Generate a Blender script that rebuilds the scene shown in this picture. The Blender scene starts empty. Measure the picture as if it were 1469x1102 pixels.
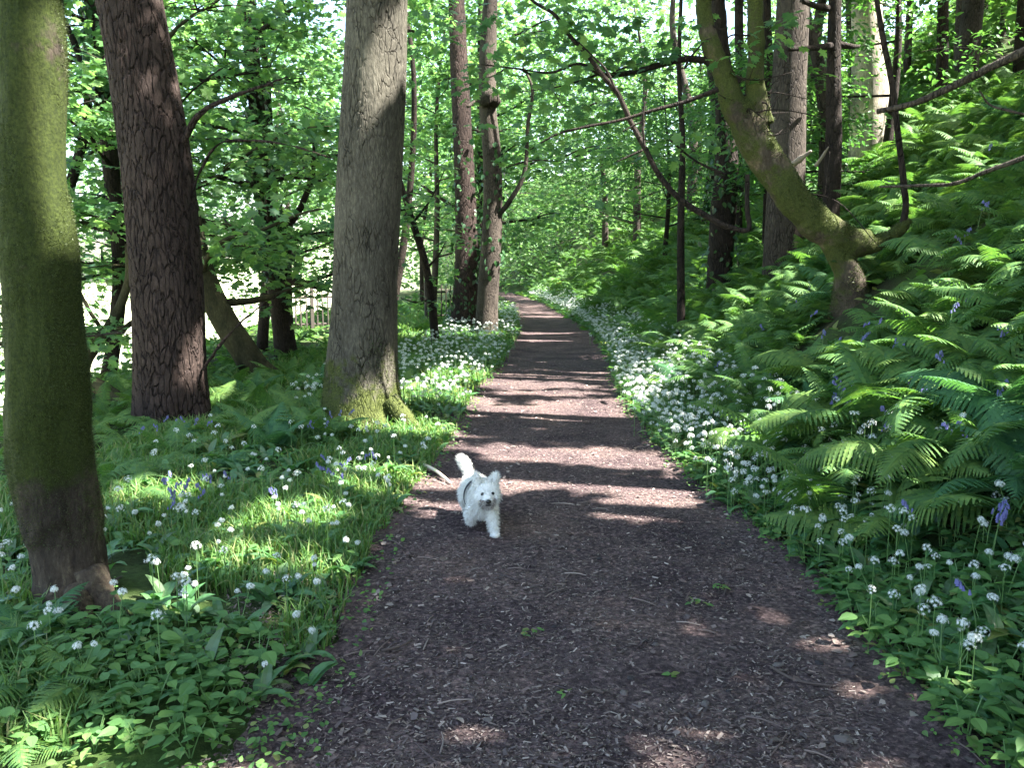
import bpy, math, random
import numpy as np
from mathutils import Vector, Matrix, noise as mnoise

R = math.radians
sc = bpy.context.scene
col = sc.collection
random.seed(7)
rng = np.random.default_rng(7)

# ------------------------------------------------------------------ camera
CAM = Vector((0.0, 0.0, 1.6))
PITCH = math.atan(156 / 1143.0)
F = 1143.0
cd = bpy.data.cameras.new('camera'); cam = bpy.data.objects.new('camera', cd); col.objects.link(cam)
cam.location = CAM; cam.rotation_euler = (R(90) - PITCH, 0, 0)
cd.sensor_width = 36; cd.lens = 36 * F / 1469; cd.clip_start = 0.05; cd.clip_end = 3000
sc.camera = cam

# ------------------------------------------------------------------ sky, sun, exposure
SUN_EL = R(53); SUN_AZ = math.atan2(0.97, -0.25)      # azimuth from +Y towards +X
S = Vector((math.cos(SUN_EL) * math.sin(SUN_AZ), math.cos(SUN_EL) * math.cos(SUN_AZ), math.sin(SUN_EL)))
w = bpy.data.worlds.new('World'); sc.world = w; w.use_nodes = True
nt = w.node_tree; bg = nt.nodes['Background']
sky = nt.nodes.new('ShaderNodeTexSky'); sky.sky_type = 'NISHITA'; sky.sun_disc = False
sky.sun_elevation = SUN_EL; sky.sun_rotation = SUN_AZ; sky.dust_density = 3.0; sky.air_density = 1.2
nt.links.new(sky.outputs[0], bg.inputs[0]); bg.inputs[1].default_value = 0.105
ld = bpy.data.lights.new('sun', 'SUN'); ld.energy = 5.0; ld.angle = R(0.5); ld.color = (1, 0.965, 0.90)
sun = bpy.data.objects.new('sun', ld); col.objects.link(sun)
sun.rotation_euler = S.to_track_quat('Z', 'Y').to_euler()
vs = sc.view_settings; vs.view_transform = 'Standard'; vs.look = 'None'; vs.gamma = 1; vs.use_curve_mapping = False
vs.exposure = 3.18
cy = sc.cycles
cy.max_bounces = 7; cy.diffuse_bounces = 4; cy.glossy_bounces = 2; cy.transmission_bounces = 5
cy.sample_clamp_indirect = 4; cy.use_denoising = True
cy.caustics_reflective = False; cy.caustics_refractive = False

# ------------------------------------------------------------------ geometry helpers
def at(px, py, d):
    xc = (px - 734.5) / F; yc = (551 - py) / F
    c, s = math.cos(PITCH), math.sin(PITCH)
    dy = c + yc * s; dz = -s + yc * c
    t = d / dy
    return Vector((CAM.x + xc * t, d, CAM.z + dz * t))

PY = [-6, 2.67, 4.0, 4.8, 6.0, 7.5, 11.1, 14.6, 21.5, 33, 45, 58, 72, 88, 110, 160]
PL = [-.72, -.73, -.75, -.79, -.72, -.58, -.46, -.12, .2, .22, .1, -.35, -1.6, -7, -22, -70]
PR = [1.55, 1.55, 1.60, 1.54, 1.40, 1.36, 1.46, 1.8, 2.17, 2.04, 1.8, 1.25, .2, -5, -19, -66]
def xl(y): return np.interp(y, PY, PL)
def xr(y): return np.interp(y, PY, PR)
def vnoise(x, y, s=1.0, o=0.0):
    x = np.asarray(x, float) * s + o; y = np.asarray(y, float) * s + o * 1.7
    return (np.sin(x * 1.3 + 1.1 * np.sin(y * 0.9)) + np.sin(y * 1.7 + 1.3 * np.sin(x * 1.1 + 2)) +
            .5 * np.sin(x * 3.1 + y * 2.3 + 1) + .5 * np.sin(x * 2.7 - y * 3.9)) / 3.0
def sstep(a, b, v):
    t = np.clip((v - a) / (b - a), 0, 1); return t * t * (3 - 2 * t)
def H(x, y):
    x = np.asarray(x, float); y = np.asarray(y, float)
    u = x - xr(y); v = xl(y) - x
    uu = np.maximum(u - .12, 0)
    s1 = .78
    k = np.interp(y, [0, 13, 32], [4.5, 4.9, 16.0])
    bank = np.where(uu < .6, s1 * uu * uu / 1.2, s1 * (uu - .3))
    bank = np.where(uu > k, s1 * (k - .3) + .16 * (uu - k), bank)
    bank = bank + (.10 * vnoise(x, y, 1.1) + .12 * vnoise(x, y, .45, 3)) * sstep(.3, 1.6, u)
    v0 = np.interp(y, [0, 8, 14, 25, 60], [2.9, 3.7, 5.2, 7.5, 9])
    dr = np.maximum(v - v0, 0)
    left = -np.minimum(dr * dr * .12, .52 * np.minimum(dr, 14) ) - 0.004 * np.maximum(dr - 14, 0)
    left = left + .05 * vnoise(x, y, 1.4, 5) * sstep(.1, 1.0, v) + .05 * sstep(.05, .5, v)
    return np.where(u > 0, bank, np.where(v > 0, left, 0.0))
def Hs(x, y): return float(H(x, y))
def hit(px, py, dz=0.0, dmax=120):
    d = 1.6
    while d < dmax:
        p = at(px, py, d)
        if p.z < Hs(p.x, p.y) + dz: return p
        d *= 1.01
    return at(px, py, dmax)

# sunlit gaps in the canopy: (point, radius across, radius along)
GAPS = []
def gap(p, rx, ry): GAPS.append((Vector(p), rx, ry))
for px, py, rx, ry in [(770, 541, .75, .32), (860, 540, .5, .25), (745, 553, .7, .2), (770, 566, .5, .12), (840, 580, .55, .16), (745, 592, .55, .16), (860, 591, .4, .12), (870, 604, .35, .1), (700, 590, .3, .14), (770, 607, .25, .06),
                       (840, 651, .30, .10), (690, 648, .30, .05), (760, 657, .35, .05), (840, 664, .45, .07), (900, 668, .3, .05),
                       (850, 692, .34, .07), (790, 700, .22, .05), (930, 706, .24, .05), (905, 722, .22, .06), (900, 741, .22, .07), (880, 700, .2, .05), (720, 700, .2, .05), (730, 686, .25, .04),
                       (765, 479, .8, .35), (770, 490, .6, .15), (800, 520, .4, .12), (780, 455, .8, .5),
                       (970, 1020, .10, .03), (1180, 930, .05, .0), (660, 975, .10, .0),
                       (560, 685, .3, .08), (570, 700, .2, .06), (640, 735, .15, .04)]:
    p_ = hit(px, py); q_ = 1.28 if 4.9 < p_.y < 14 else 1.0; gap(p_, rx * q_, (ry + .03) * q_)
for px, py, r in [(920, 455, .42), (990, 490, .36), (1060, 460, .25), (1230, 500, .34), (1350, 455, .28), (1430, 545, .34), (1445, 600, .22), (1280, 640, .26), (1200, 625, .16),
                  (1110, 590, .22), (1060, 640, .22), (1000, 590, .25), (930, 555, .3), (1400, 400, .4), (1240, 245, .7), (1150, 300, .6), (1400, 235, .6), (1300, 250, .4), (1440, 900, .1), (1420, 1040, .14), (1200, 700, .14),
                  (640, 540, .7), (690, 520, .8), (600, 580, .5), (650, 470, 1.2), (840, 370, 1.2), (800, 400, 1.5), (780, 350, 2), (860, 330, 1.5), (900, 390, .8), (250, 660, .25), (440, 690, .3), (520, 640, .25),
                  (560, 660, .2), (300, 800, .16), (370, 740, .15), (120, 1000, .16), (330, 1060, .18), (215, 790, .15), (480, 760, .12), (60, 1010, .14)]:
    gap(hit(px, py, .3), r, r * .8)
gap(at(72, 150, 3.5), .22, .4); gap(at(75, 230, 3.5), .2, .35); gap(at(80, 90, 3.5), .2, .3)
gap(at(541, 563, 7.9), .22, .2); gap(at(578, 60, 8.2), .25, .6); gap(at(600, 630, 7.9), .2, .15)
gap(at(1262, 130, 14.7), 1.0, 1.2); gap(at(1262, 60, 14.7), .8, .9); gap(at(1262, 180, 14.7), .8, .9); gap(at(1275, 335, 8.0), .3, .22); gap(at(1180, 320, 8.0), .15, .12)
gap(at(290, 520, 8.4), .2, .25); gap(at(440, 470, 23), 2.5, 2.0); gap(at(440, 500, 20), 1.5, 1.2)
def open_gaps(P):
    """keep mask: False where a leaf would shade one of the sunlit gaps"""
    keep = np.ones(len(P), bool)
    if not len(P): return keep
    sx, sy = S.x / S.z, S.y / S.z
    for g, rx, ry in GAPS:
        dz = P[:, 2] - g.z
        qx = P[:, 0] - sx * dz - g.x; qy = P[:, 1] - sy * dz - g.y
        q = (qx / (rx * 1.15 + .1)) ** 2 + (qy / (ry * 1.15 + .12)) ** 2
        q = q * (1 + .55 * vnoise(qx * (1.5 / (rx + .2)), qy * (1.5 / (ry + .1)), 1.0, g.x * 3))
        keep &= ~((q < 1) & (dz > 1.6))
    return keep

class MB:
    def __init__(s): s.V = []; s.F = []; s.n = 0
    def add(s, V, F, m=0):
        V = np.asarray(V, np.float32).reshape(-1, 3)
        if not len(V): return
        for f in (F if isinstance(F, list) and len(F) and isinstance(F[0], np.ndarray) and F[0].ndim == 2 else [np.asarray(F)]):
            if len(f): s.F.append((f + s.n, m))
        s.V.append(V); s.n += len(V)
    def mesh(s, name, mats, smooth=False, origin=(0, 0, 0)):
        me = bpy.data.meshes.new(name)
        V = np.concatenate(s.V) - np.asarray(origin, np.float32)
        loops = np.concatenate([f.reshape(-1) for f, m in s.F]).astype(np.int32)
        tot = np.concatenate([np.full(len(f), f.shape[1]) for f, m in s.F])
        mi = np.concatenate([np.full(len(f), m) for f, m in s.F]).astype(np.int32)
        st = np.concatenate([[0], np.cumsum(tot)[:-1]]).astype(np.int32)
        me.vertices.add(len(V)); me.vertices.foreach_set('co', V.astype(np.float32).reshape(-1))
        me.loops.add(len(loops)); me.loops.foreach_set('vertex_index', loops)
        me.polygons.add(len(st)); me.polygons.foreach_set('loop_start', st)
        me.polygons.foreach_set('material_index', mi)
        me.polygons.foreach_set('use_smooth', np.full(len(st), smooth, bool))
        for mt in (mats if isinstance(mats, (list, tuple)) else [mats]): me.materials.append(mt)
        me.update(calc_edges=True)
        return me

def link(name, me, parent=None, loc=None):
    o = bpy.data.objects.new(name, me); col.objects.link(o)
    if loc is not None: o.location = loc
    if parent: o.parent = parent
    return o
def tag(o, label=None, cat=None, group=None, kind=None):
    if label: o['label'] = label
    if cat: o['category'] = cat
    if group: o['group'] = group
    if kind: o['kind'] = kind
    return o
def empty(name, loc, label, cat, group=None):
    o = bpy.data.objects.new(name, None); col.objects.link(o); o.location = loc
    o.empty_display_size = .2
    return tag(o, label, cat, group)

def crom(P, n):
    P = [np.array(p, float) for p in P]
    if len(P) == 2: P = [P[0], (P[0] + P[1]) / 2, P[1]]
    Q = [2 * P[0] - P[1]] + P + [2 * P[-1] - P[-2]]
    out = []
    segs = len(P) - 1
    for t in np.linspace(0, segs, n):
        i = min(int(t), segs - 1); u = t - i
        p0, p1, p2, p3 = Q[i], Q[i + 1], Q[i + 2], Q[i + 3]
        h0, h1, h2 = (np.linalg.norm(p1 - p0) + 1e-6, np.linalg.norm(p2 - p1) + 1e-6, np.linalg.norm(p3 - p2) + 1e-6)
        m1 = ((p2 - p1) / h1 * h0 + (p1 - p0) / h0 * h1) / (h0 + h1) * h1; m2 = ((p3 - p2) / h2 * h1 + (p2 - p1) / h1 * h2) / (h1 + h2) * h1
        out.append((2 * u ** 3 - 3 * u * u + 1) * p1 + (u ** 3 - 2 * u * u + u) * m1 + (-2 * u ** 3 + 3 * u * u) * p2 + (u ** 3 - u * u) * m2)
    return np.array(out)
def tube(P, rad, nr=12, nseg=10, mod=None, wob=0.0, cap=True):
    """tapered tube along points; returns verts, faces"""
    C = crom(P, nr)
    rr = np.interp(np.linspace(0, 1, nr), np.linspace(0, 1, len(rad)), rad)
    T = np.gradient(C, axis=0); T /= np.linalg.norm(T, axis=1)[:, None] + 1e-9
    n = np.cross(T[0], [0.3, 1, 0.1]); n /= np.linalg.norm(n)
    th = np.linspace(0, 2 * math.pi, nseg, endpoint=False)
    V = np.zeros((nr, nseg, 3))
    for i in range(nr):
        n = n - T[i] * n.dot(T[i]); n /= np.linalg.norm(n); b = np.cross(T[i], n)
        r = rr[i] * np.ones(nseg)
        if mod: r = r * mod(th, i / (nr - 1), C[i])
        V[i] = C[i] + np.outer(np.cos(th) * r, n) + np.outer(np.sin(th) * r, b)
    if wob: V += rng.normal(0, wob, V.shape) * rr[:, None, None]
    V = V.reshape(-1, 3)
    i = np.arange(nr - 1)[:, None] * nseg; j = np.arange(nseg)[None]; k = (j + 1) % nseg
    q = np.stack([i + j, i + k, i + nseg + k, i + nseg + j], -1).reshape(-1, 4)
    Fs = [q]
    if cap:
        V = np.vstack([V, C[0][None], C[-1][None]]); a = len(V) - 2; b2 = len(V) - 1
        jj = np.arange(nseg); kk = (jj + 1) % nseg; o = (nr - 1) * nseg
        Fs.append(np.stack([np.full(nseg, a), kk, jj], -1)); Fs.append(np.stack([np.full(nseg, b2), o + jj, o + kk], -1))
    return V, Fs

def inst(mb, T, P, X, N, sc_, m=0):
    """place template T=(V,[F..]) at P with x axis X, normal ~N, scale"""
    V, Fs = T
    P = np.asarray(P, float); n = len(P)
    if n == 0: return
    X = X / (np.linalg.norm(X, axis=1)[:, None] + 1e-9)
    N = N - X * np.sum(N * X, 1)[:, None]; N = N / (np.linalg.norm(N, axis=1)[:, None] + 1e-9)
    Y = np.cross(N, X)
    s = np.broadcast_to(np.asarray(sc_, float), (n,))[:, None, None]
    W = (V[None, :, 0:1] * X[:, None] + V[None, :, 1:2] * Y[:, None] + V[None, :, 2:3] * N[:, None]) * s + P[:, None]
    off = (np.arange(n) * len(V))[:, None, None]
    mb.add(W.reshape(-1, 3), [(f[None] + off).reshape(-1, f.shape[1]) for f in Fs], m)

def fan(outline, zc=0.0):
    o = np.array(outline, float); c = np.array([[.45, 0, zc]])
    V = np.vstack([o, c]); n = len(o); i = np.arange(n)
    return V, [np.stack([i, (i + 1) % n, np.full(n, n)], -1)]
MAPLE = fan([(0, 0, 0), (-.05, .32, -.03), (.22, .26, 0), (.30, .55, -.08), (.52, .27, 0), (.72, .36, -.05), (.75, .13, 0), (1.0, 0, -.1),
             (.75, -.13, 0), (.72, -.36, -.05), (.52, -.27, 0), (.30, -.55, -.08), (.22, -.26, 0), (-.05, -.32, -.03)], .05)
OVATE = (np.array([(0, 0, 0), (.3, .24, .05), (.3, 0, 0), (.3, -.24, .05), (.7, .16, 0), (.7, 0, -.04), (.7, -.16, 0), (1, 0, -.12)], float),
         [np.array([(0, 2, 1), (0, 3, 2), (4, 5, 7), (5, 6, 7)]), np.array([(1, 2, 5, 4), (2, 3, 6, 5)])])
BROAD = (np.array([(0, 0, 0), (.10, .20, .03), (.32, .33, .05), (.35, 0, 0), (.32, -.33, .05), (.10, -.20, .03), (.62, .26, .02), (.85, .11, -.03), (.85, -.11, -.03), (.62, -.26, .02), (1.04, 0, -.09)], float),
         [np.array([(0, 3, 1), (1, 3, 2), (0, 5, 3), (5, 4, 3), (2, 3, 6), (6, 3, 7), (7, 3, 10), (10, 3, 8), (8, 3, 9), (9, 3, 4)])])
CHEAP = (np.array([(0, 0, 0), (.3, .36, .05), (.35, 0, 0), (.3, -.36, .05), (.75, .2, 0), (.75, -.2, 0), (1, 0, -.08)], float),
         [np.array([(0, 2, 1), (0, 3, 2), (4, 2, 6), (2, 5, 6), (1, 2, 4), (3, 5, 2)])])
CHIP = (np.array([(-.5, -.16, 0), (.5, -.11, .05), (.42, .16, .02), (-.45, .13, .06)], float), [np.array([(0, 1, 2, 3)])])

# ------------------------------------------------------------------ materials
def mat(name):
    m = bpy.data.materials.new(name); m.use_nodes = True; n = m.node_tree
    return m, n, n.nodes['Principled BSDF']
def nd(n, t, **kw):
    x = n.nodes.new(t)
    for k, v in kw.items(): setattr(x, k, v)
    return x
def ramp(n, fac, stops):
    r = n.nodes.new('ShaderNodeValToRGB'); e = r.color_ramp.elements
    while len(e) < len(stops): e.new(.5)
    for k, (p, c) in enumerate(stops): e[k].position = p; e[k].color = (*c, 1)
    if fac is not None: n.links.new(fac, r.inputs[0])
    return r
def noise(n, vec, scale, detail=4, rough=.55):
    t = nd(n, 'ShaderNodeTexNoise'); t.inputs['Scale'].default_value = scale; t.inputs['Detail'].default_value = detail
    t.inputs['Roughness'].default_value = rough
    if vec is not None: n.links.new(vec, t.inputs['Vector'])
    return t
def mapping(n, scale=(1, 1, 1)):
    tc = nd(n, 'ShaderNodeTexCoord'); mp = nd(n, 'ShaderNodeMapping'); mp.inputs['Scale'].default_value = scale
    n.links.new(tc.outputs['Object'], mp.inputs[0]); return mp.outputs[0]
def mixc(n, fac, a, b):
    x = nd(n, 'ShaderNodeMix', data_type='RGBA')
    for s_, v in ((x.inputs[0], fac), (x.inputs[6], a), (x.inputs[7], b)):
        if hasattr(v, 'is_linked') or hasattr(v, 'links'): n.links.new(v, s_)
        elif isinstance(v, tuple): s_.default_value = (*v, 1)
        else: s_.default_value = v
    return x.outputs[2]
def leafmat(name, cols, trans=.4, rough=.5, tint=(1.35, 1.5, .7), spec=.35):
    m, n, p = mat(name)
    g = nd(n, 'ShaderNodeNewGeometry')
    k = len(cols)
    r = ramp(n, g.outputs['Random Per Island'], [(i / max(k - 1, 1), c) for i, c in enumerate(cols)])
    n.links.new(r.outputs[0], p.inputs['Base Color']); p.inputs['Roughness'].default_value = rough
    p.inputs['Specular IOR Level'].default_value = spec
    t = nd(n, 'ShaderNodeBsdfTranslucent')
    mm = nd(n, 'ShaderNodeMix', data_type='RGBA', blend_type='MULTIPLY'); mm.inputs[0].default_value = 1
    n.links.new(r.outputs[0], mm.inputs[6]); mm.inputs[7].default_value = (*tint, 1)
    n.links.new(mm.outputs[2], t.inputs[0])
    mx = nd(n, 'ShaderNodeMixShader'); mx.inputs[0].default_value = trans
    n.links.new(p.outputs[0], mx.inputs[1]); n.links.new(t.outputs[0], mx.inputs[2])
    n.links.new(mx.outputs[0], n.nodes['Material Output'].inputs[0])
    return m
M = {}
M['syc'] = leafmat('sycamore_leaf', [(.06, .13, .065), (.085, .18, .075), (.12, .235, .08), (.165, .28, .085), (.07, .15, .10)], .55, tint=(1.25, 1.35, .9))
M['canopy'] = leafmat('canopy_leaf', [(.055, .115, .05), (.085, .17, .06), (.13, .22, .075)], .5, tint=(1.25, 1.35, .9))
M['needle'] = leafmat('fine_leaf', [(.05, .125, .05), (.07, .16, .055), (.10, .21, .06)], .45)
M['fern'] = leafmat('fern_frond', [(.055, .125, .038), (.07, .15, .042), (.095, .185, .045), (.06, .135, .05), (.12, .20, .05)], .35, .62, spec=.2)
M['fern2'] = leafmat('yellow_fern_frond', [(.07, .14, .04), (.10, .18, .045), (.13, .21, .05)], .35, .62, spec=.2)
M['fern3'] = leafmat('bluish_fern_frond', [(.04, .11, .05), (.055, .14, .06), (.06, .15, .055)], .35, .62, spec=.2)
M['garlic'] = leafmat('garlic_leaf', [(.05, .135, .05), (.065, .17, .055), (.09, .20, .06), (.055, .14, .07), (.20, .22, .06)], .35, .38, spec=.5)
M['broad'] = leafmat('broad_leaf', [(.07, .16, .05), (.10, .21, .06), (.14, .26, .07), (.08, .18, .065), (.22, .24, .08)], .45, .6, spec=.25)
M['grass'] = leafmat('grass_blade', [(.06, .14, .04), (.09, .185, .05), (.13, .23, .06), (.20, .21, .09)], .4)
M['petal'] = leafmat('white_petal', [(.62, .66, .62), (.72, .75, .71)], .3, .6, (1, 1, 1))
M['blue'] = leafmat('bluebell_petal', [(.14, .14, .36), (.22, .22, .46), (.13, .12, .32)], .3, .6, (1, 1, 1))
M['stem'] = leafmat('green_stem', [(.10, .19, .06), (.13, .23, .08)], .2)
M['ivy'] = leafmat('ivy_leaf', [(.02, .055, .022), (.03, .08, .03), (.045, .11, .035)], .2, .35, spec=.5)
M['litter'] = leafmat('bark_chip', [(.036, .025, .025), (.078, .054, .051), (.125, .087, .077), (.048, .034, .035), (.19, .142, .122), (.057, .041, .041), (.34, .275, .235), (.038, .027, .029)], .0, .85)

def barkmat(name, c1, c2, c3, kind, moss=None, disp=.02):
    m, n, p = mat(name)
    m.displacement_method = 'BOTH' if disp else 'BUMP'
    out = n.nodes['Material Output']
    p.inputs['Roughness'].default_value = .9; p.inputs['Specular IOR Level'].default_value = .15
    zs = {'pine': .24, 'spruce': .3, 'smooth': .5}[kind]
    base = mapping(n, (1, 1, zs))
    wn = noise(n, base, 5, 3); wv = nd(n, 'ShaderNodeVectorMath', operation='SCALE'); wv.inputs['Scale'].default_value = .2
    n.links.new(wn.outputs['Color'], wv.inputs[0])
    av = nd(n, 'ShaderNodeVectorMath', operation='ADD'); n.links.new(base, av.inputs[0]); n.links.new(wv.outputs[0], av.inputs[1])
    vor = nd(n, 'ShaderNodeTexVoronoi', feature='DISTANCE_TO_EDGE')
    vor.inputs['Scale'].default_value = {'pine': 18, 'spruce': 22, 'smooth': 30}[kind]
    n.links.new(av.outputs[0], vor.inputs['Vector'])
    fn = noise(n, mapping(n, (1, 1, .35)), 45, 6, .7); bn = noise(n, base, 3.0, 4)
    er = ramp(n, vor.outputs[0], [(0, (0, 0, 0)), ({'pine': .12, 'spruce': .12, 'smooth': .1}[kind], (1, 1, 1))])
    r1 = ramp(n, fn.outputs[0], [(.3, c1), (.55, c2), (.72, c3)])
    dk = tuple(v * .4 for v in c1)
    amt = {'pine': .8, 'spruce': .9, 'smooth': .12}[kind]
    inv = nd(n, 'ShaderNodeMath', operation='MULTIPLY_ADD'); n.links.new(er.outputs[0], inv.inputs[0]); inv.inputs[1].default_value = -amt; inv.inputs[2].default_value = amt
    if kind != 'pine':   # cracks only here and there
        mk = noise(n, base, 7, 3); mr = ramp(n, mk.outputs[0], [(.42, (.15, .15, .15)), (.6, (1, 1, 1))])
        mu = nd(n, 'ShaderNodeMath', operation='MULTIPLY'); n.links.new(inv.outputs[0], mu.inputs[0]); n.links.new(mr.outputs[0], mu.inputs[1]); inv = mu
    cc = mixc(n, inv.outputs[0], r1.outputs[0], dk)
    br = ramp(n, bn.outputs[0], [(.36, (.5, .5, .5)), (.5, (.95, .95, .95)), (.66, (1.7, 1.65, 1.5))] if kind == 'smooth' else [(.35, (.68, .68, .68)), (.65, (1.25, 1.25, 1.22))])
    mm = nd(n, 'ShaderNodeMix', data_type='RGBA', blend_type='MULTIPLY'); mm.inputs[0].default_value = 1
    n.links.new(cc, mm.inputs[6]); n.links.new(br.outputs[0], mm.inputs[7]); cc = mm.outputs[2]
    if moss:
        amount, zlo, zhi, mc1, mc2 = moss
        mn = noise(n, mapping(n), 2.6, 7, .72)
        tc = nd(n, 'ShaderNodeTexCoord'); sp = nd(n, 'ShaderNodeSeparateXYZ'); n.links.new(tc.outputs['Object'], sp.inputs[0])
        mr = nd(n, 'ShaderNodeMapRange'); n.links.new(sp.outputs[2], mr.inputs[0])
        mr.inputs[1].default_value = zlo; mr.inputs[2].default_value = zhi; mr.inputs[3].default_value = 0; mr.inputs[4].default_value = 1
        ad = nd(n, 'ShaderNodeMath', operation='ADD'); n.links.new(mn.outputs[0], ad.inputs[0])
        mu = nd(n, 'ShaderNodeMath', operation='MULTIPLY_ADD'); n.links.new(mr.outputs[0], mu.inputs[0]); mu.inputs[1].default_value = amount; mu.inputs[2].default_value = -amount * .5
        n.links.new(mu.outputs[0], ad.inputs[1])
        mf = ramp(n, ad.outputs[0], [(.46, (0, 0, 0)), (.56, (.95, .95, .95))])
        fn2 = noise(n, mapping(n), 70, 5, .7); mcr = ramp(n, fn2.outputs[0], [(.35, mc1), (.7, mc2)])
        cc = mixc(n, mf.outputs[0], cc, mcr.outputs[0])
    n.links.new(cc, p.inputs['Base Color'])
    hs = nd(n, 'ShaderNodeMath', operation='MULTIPLY_ADD'); n.links.new(inv.outputs[0], hs.inputs[0]); hs.inputs[1].default_value = -1.0
    hf = nd(n, 'ShaderNodeMath', operation='MULTIPLY'); n.links.new(fn.outputs[0], hf.inputs[0]); hf.inputs[1].default_value = .8
    n.links.new(hf.outputs[0], hs.inputs[2])
    if disp:
        dn = nd(n, 'ShaderNodeDisplacement'); dn.inputs['Scale'].default_value = disp; dn.inputs['Midlevel'].default_value = .3
        n.links.new(hs.outputs[0], dn.inputs[0]); n.links.new(dn.outputs[0], out.inputs['Displacement'])
    else:
        bp = nd(n, 'ShaderNodeBump'); bp.inputs['Distance'].default_value = .03; bp.inputs['Strength'].default_value = .8
        n.links.new(hs.outputs[0], bp.inputs['Height']); n.links.new(bp.outputs[0], p.inputs['Normal'])
    return m
M['bark_moss'] = barkmat('mossy_bark', (.024, .018, .015), (.05, .040, .030), (.10, .085, .06), 'smooth', (.30, .25, .9, (.012, .019, .004), (.040, .055, .010)), .014)
M['bark_pine'] = barkmat('pine_bark', (.020, .0140, .0125), (.040, .028, .024), (.070, .051, .044), 'pine', None, .022)
M['bark_spruce'] = barkmat('spruce_bark', (.040, .036, .028), (.078, .071, .056), (.135, .122, .098), 'spruce', (-.5, 0.0, 1.3, (.02, .028, .008), (.09, .105, .025)), .012)
M['bark_limb'] = barkmat('mossy_limb_bark', (.04, .03, .024), (.075, .06, .045), (.14, .115, .085), 'smooth', (.1, 0, 1, (.024, .032, .009), (.075, .09, .022)), .012)
M['bark_dark'] = barkmat('dark_bark', (.016, .012, .011), (.03, .023, .019), (.055, .042, .034), 'spruce', None, 0)
M['bark_grey'] = barkmat('grey_bark', (.035, .028, .024), (.065, .053, .044), (.11, .093, .076), 'spruce', None, 0)
M['bark_birch'] = barkmat('pale_bark', (.20, .17, .13), (.36, .32, .26), (.5, .46, .38), 'smooth', None, 0)
M['bark_grn'] = barkmat('greenish_bark', (.022, .02, .012), (.04, .038, .02), (.07, .065, .038), 'smooth', None, 0)

def groundmat(name, path=False):
    m, n, p = mat(name)
    v = mapping(n)
    p.inputs['Roughness'].default_value = .95; p.inputs['Specular IOR Level'].default_value = .1
    if path:
        a = noise(n, v, 42, 6, .75); b = noise(n, v, 1.6, 4); c = nd(n, 'ShaderNodeTexVoronoi'); c.inputs['Scale'].default_value = 55
        wv = noise(n, v, 9, 3); sc2 = nd(n, 'ShaderNodeVectorMath', operation='MULTIPLY_ADD'); n.links.new(wv.outputs['Color'], sc2.inputs[0]); sc2.inputs[1].default_value = (.12, .12, .12); n.links.new(v, sc2.inputs[2])
        n.links.new(sc2.outputs[0], c.inputs['Vector'])
        r1 = ramp(n, a.outputs[0], [(.28, (.018, .012, .013)), (.45, (.072, .052, .052)), (.6, (.132, .098, .092)), (.78, (.36, .28, .245))])
        sp = nd(n, 'ShaderNodeSeparateColor'); n.links.new(c.outputs['Color'], sp.inputs[0])
        r2 = ramp(n, sp.outputs[0], [(0, (.5, .5, .5)), (.75, (1, 1, 1)), (1, (1.9, 1.8, 1.75))])
        mm = nd(n, 'ShaderNodeMix', data_type='RGBA', blend_type='MULTIPLY'); mm.inputs[0].default_value = .8
        n.links.new(r1.outputs[0], mm.inputs[6]); n.links.new(r2.outputs[0], mm.inputs[7])
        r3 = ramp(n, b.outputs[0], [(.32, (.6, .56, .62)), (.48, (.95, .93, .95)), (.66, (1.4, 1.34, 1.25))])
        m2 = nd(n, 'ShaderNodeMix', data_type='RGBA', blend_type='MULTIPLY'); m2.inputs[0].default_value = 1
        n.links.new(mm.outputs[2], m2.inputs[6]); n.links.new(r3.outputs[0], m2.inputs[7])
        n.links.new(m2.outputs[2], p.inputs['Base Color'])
        ad = nd(n, 'ShaderNodeMath', operation='ADD'); n.links.new(a.outputs[0], ad.inputs[0]); n.links.new(sp.outputs[1], ad.inputs[1])
        bp = nd(n, 'ShaderNodeBump'); bp.inputs['Distance'].default_value = .018; bp.inputs['Strength'].default_value = .9
        n.links.new(ad.outputs[0], bp.inputs['Height']); n.links.new(bp.outputs[0], p.inputs['Normal'])
    else:
        a = noise(n, v, 30, 6, .75); b = noise(n, v, 1.1, 4)
        r1 = ramp(n, a.outputs[0], [(.3, (.014, .014, .01)), (.5, (.03, .034, .016)), (.7, (.06, .06, .035))])
        r2 = ramp(n, a.outputs[0], [(.3, (.02, .04, .012)), (.6, (.05, .085, .022)), (.75, (.08, .12, .03))])
        f = ramp(n, b.outputs[0], [(.4, (0, 0, 0)), (.6, (1, 1, 1))])
        c0 = mixc(n, f.outputs[0], r1.outputs[0], r2.outputs[0])
        # made-up meadow on the valley side, coloured pale to burn out to white
        sp = nd(n, 'ShaderNodeSeparateXYZ'); n.links.new(v, sp.inputs[0])
        mr = nd(n, 'ShaderNodeMapRange'); n.links.new(sp.outputs[0], mr.inputs[0]); mr.inputs[1].default_value = -9; mr.inputs[2].default_value = -16
        md = ramp(n, noise(n, v, 3, 5).outputs[0], [(.3, (.30, .33, .18)), (.7, (.5, .5, .34))])
        n.links.new(mixc(n, mr.outputs[0], c0, md.outputs[0]), p.inputs['Base Color'])
        bp = nd(n, 'ShaderNodeBump'); bp.inputs['Distance'].default_value = .02; bp.inputs['Strength'].default_value = .7
        n.links.new(a.outputs[0], bp.inputs['Height']); n.links.new(bp.outputs[0], p.inputs['Normal'])
    return m
M['moss'] = leafmat('moss_tuft', [(.03, .045, .01), (.06, .08, .015)], .1)
M['ground'] = groundmat('woodland_soil'); M['path'] = groundmat('bark_mulch_path', True)

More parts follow.
